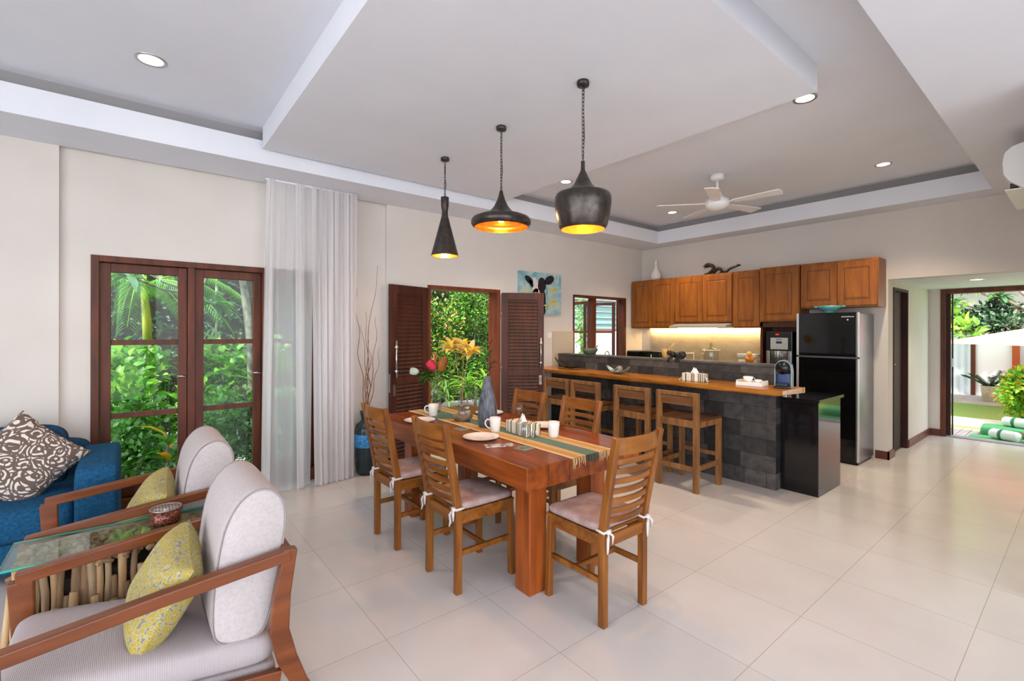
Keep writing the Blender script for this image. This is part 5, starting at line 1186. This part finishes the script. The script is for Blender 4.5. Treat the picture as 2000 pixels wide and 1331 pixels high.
for k in range(8): a = 2*pi*(k+.5)/8; m.tube([(0, 0, 1.88), (R0*.97*cos(a), R0*.97*sin(a), 1.40)], .010, 5)
m.build('ribs', M_FRAME, pb)
pp = thing('potted_zz_plant', 'dark green potted plant in a woven pot by the white garden wall', 'plant', (3.47, 8.0, -.06))
MB().lathe([(.0001, 0), (.12, 0), (.155, .34), (.165, .36), (.14, .36), (.13, .30), (.0001, .29)], 28).build('woven_pot', noisy('woven_pot', (170, 150, 132), (206, 190, 172), 40, .8, bmp=.8), pp)
rr = random.Random(19)
for k in range(11):
    a = 2*pi*k/11+rr.uniform(-.2, .2); e = rr.uniform(.5, 1.4); d = Vector((cos(a), sin(a), e)).normalized(); m = MB(); pts = [Vector((0, 0, .3))+d*(.58*i/5)-Vector((0, 0, .10))*(i/5)**2 for i in range(6)]
    m.tube(pts, .008, 5)
    for i in range(14):
        q = .8+4.1*i/13; j = min(int(q), 4); p = pts[j].lerp(pts[j+1], q-j); sd = d.cross(Vector((0, 0, 1))).normalized()
        for s in (-1, 1): m.leaf(p, sd*s+d*.6, (0, 0, 1), .085, .04, 0, .1)
    m.build('plant_stem', leafm('zz_green', (22, 62, 34), (40, 92, 52)), pp)
shrub('croton_bush', 'round yellow-green bush at the right edge of the garden view', 'bush', (4.28, 4.9, .42), (.42, .5, .52), 3200, .09, .05, [M_LEAFM, LG[2], M_LEAFL, leafm('leaf_gold', (206, 176, 30), (226, 200, 70))], 16, shell=.2, blobs=14)
shrub('low_bush', 'low dark bush beside the towels', 'bush', (4.6, 3.9, .02), (.3, .4, .2), 900, .06, .03, [M_LEAFD, M_LEAFM], 17, shell=.1)
gt_ = thing('broadleaf_tree', 'light green broad-leaved tree at the left of the garden view', 'tree', (2.9, 6.3, -.12))
m = MB(); rr = random.Random(22)
for _ in range(26): foliage(m, (rr.uniform(-.75, .55), rr.uniform(-.4, .4), 2.15+rr.uniform(-.55, .9)), (.26, .26, .22), 40, .19, .07, (0, 1, 2), rr, shell=.1)
m.build('crown', [M_LEAFM, LG[2], M_LEAFL], gt_); MB().tube([(-.3, 0, 0), (-.3, 0, 1.2), (0, 0, 1.9)], [.06, .05, .03], 8).build('trunk', M_BARK, gt_)
frangipani('large frangipani tree arching over the garden house roof', (4.6, 7.4, -.12), [(0, 0, 0), (.05, 0, 1.0), (-.1, 0, 1.9)], .12, [(-.9, -.3, 2.35), (-1.4, .2, 2.6), (-.5, .3, 2.75), (.4, -.3, 2.7), (-.9, .1, 2.85), (-.2, -.6, 2.5), (-1.7, -.1, 2.3)], 24, 22, .30, .09)
shrub('background_tree', 'dense dark tree mass behind the garden house roof', 'tree', (3.9, 11.2, 3.3), (4.2, .9, 1.8), 5200, .22, .10, [M_LEAFD, M_LEAFM, M_LEAFB], 25, shell=.2, blobs=34)
shrub('background_bush', 'dark leafy bush hanging behind the pink parasol', 'bush', (3.5, 7.2, 1.75), (.8, .4, .45), 1500, .12, .05, [M_LEAFD, M_LEAFB], 26, shell=.1, blobs=10, stems=0)
dk = thing('wooden_deck', 'grey wooden deck strip outside the hall door', 'deck', (3.9, 3.2, -.12))
for k in range(9): bx('deck_board', (-.75+.11*k, -.82, .0), (-.75+.11*k+.1, .55, .035), noisy('deck_grey', (150, 138, 134), (186, 176, 170), 12, .7, stretch=(1, .2, 1)), dk)
o = MB().box((-.7, -.5, 0), (.5, .5, .02)).build('stepping_stone', noisy('stone_pale', (206, 196, 182), (226, 218, 206), 10, .8), None, (3.45, 4.75, -.12), (0, 0, .15)); tag(o, 'pale stone slab between the deck and the lawn', 'paving slab')
def mat_(loc, rz, sx, sy, h, label):
    o = MB().sup((0, 0, h/2), (sx, sy, h/2), .12, 40, 10, e2=.3).build('green_mat', noisy('mat_green', (70, 150, 92), (86, 168, 106), 20, .8), None, loc, (0, 0, rz)); tag(o, label, 'mat', 'green garden mats')
mat_((4.55, 2.72, -.085), 0, .80, .30, .05, 'flat green mat lying just outside the hall door'); mat_((4.45, 3.38, -.084), .05, .62, .28, .16, 'thick green mat folded behind the flat one')
def towel(loc, rz, label):
    t = thing('rolled_towel', label, 'towel', loc, rz, 'rolled white towels'); M_ = Matrix.Rotation(pi/2, 4, 'Y')
    MB().lathe([(.0001, -.17), (.055, -.165), (.07, -.14), (.072, 0), (.07, .14), (.055, .165), (.0001, .17)], 24, (0, 0, 0), 0, True, Matrix.Translation((0, 0, .072)) @ M_).build('towel_roll', noisy('towel_white', (226, 226, 220), (244, 244, 240), 60, .95, bmp=.6), t)
    MB().lathe([(.0735, -.05), (.0735, -.01)], 24, (0, 0, 0), 0, True, Matrix.Translation((0, 0, .072)) @ M_).build('green_stripe', base('stripe_green', (60, 130, 80), .9), t)
towel((4.14, 2.73, -.035), -.5, 'rolled towel on the flat green mat nearest the door'); towel((4.22, 3.36, .076), -.4, 'rolled towel on the thick green mat behind')
bk_ = thing('wicker_basket', 'brown wicker basket at the right edge beside the towels', 'basket', (4.43, 2.78, -.035))
MB().lathe([(.0001, 0), (.10, 0), (.13, .13), (.12, .13), (.09, .01), (.0001, .01)], 28).build('basket_body', noisy('wicker_brown', (130, 78, 40), (170, 112, 66), 50, .8, bmp=.9), bk_)
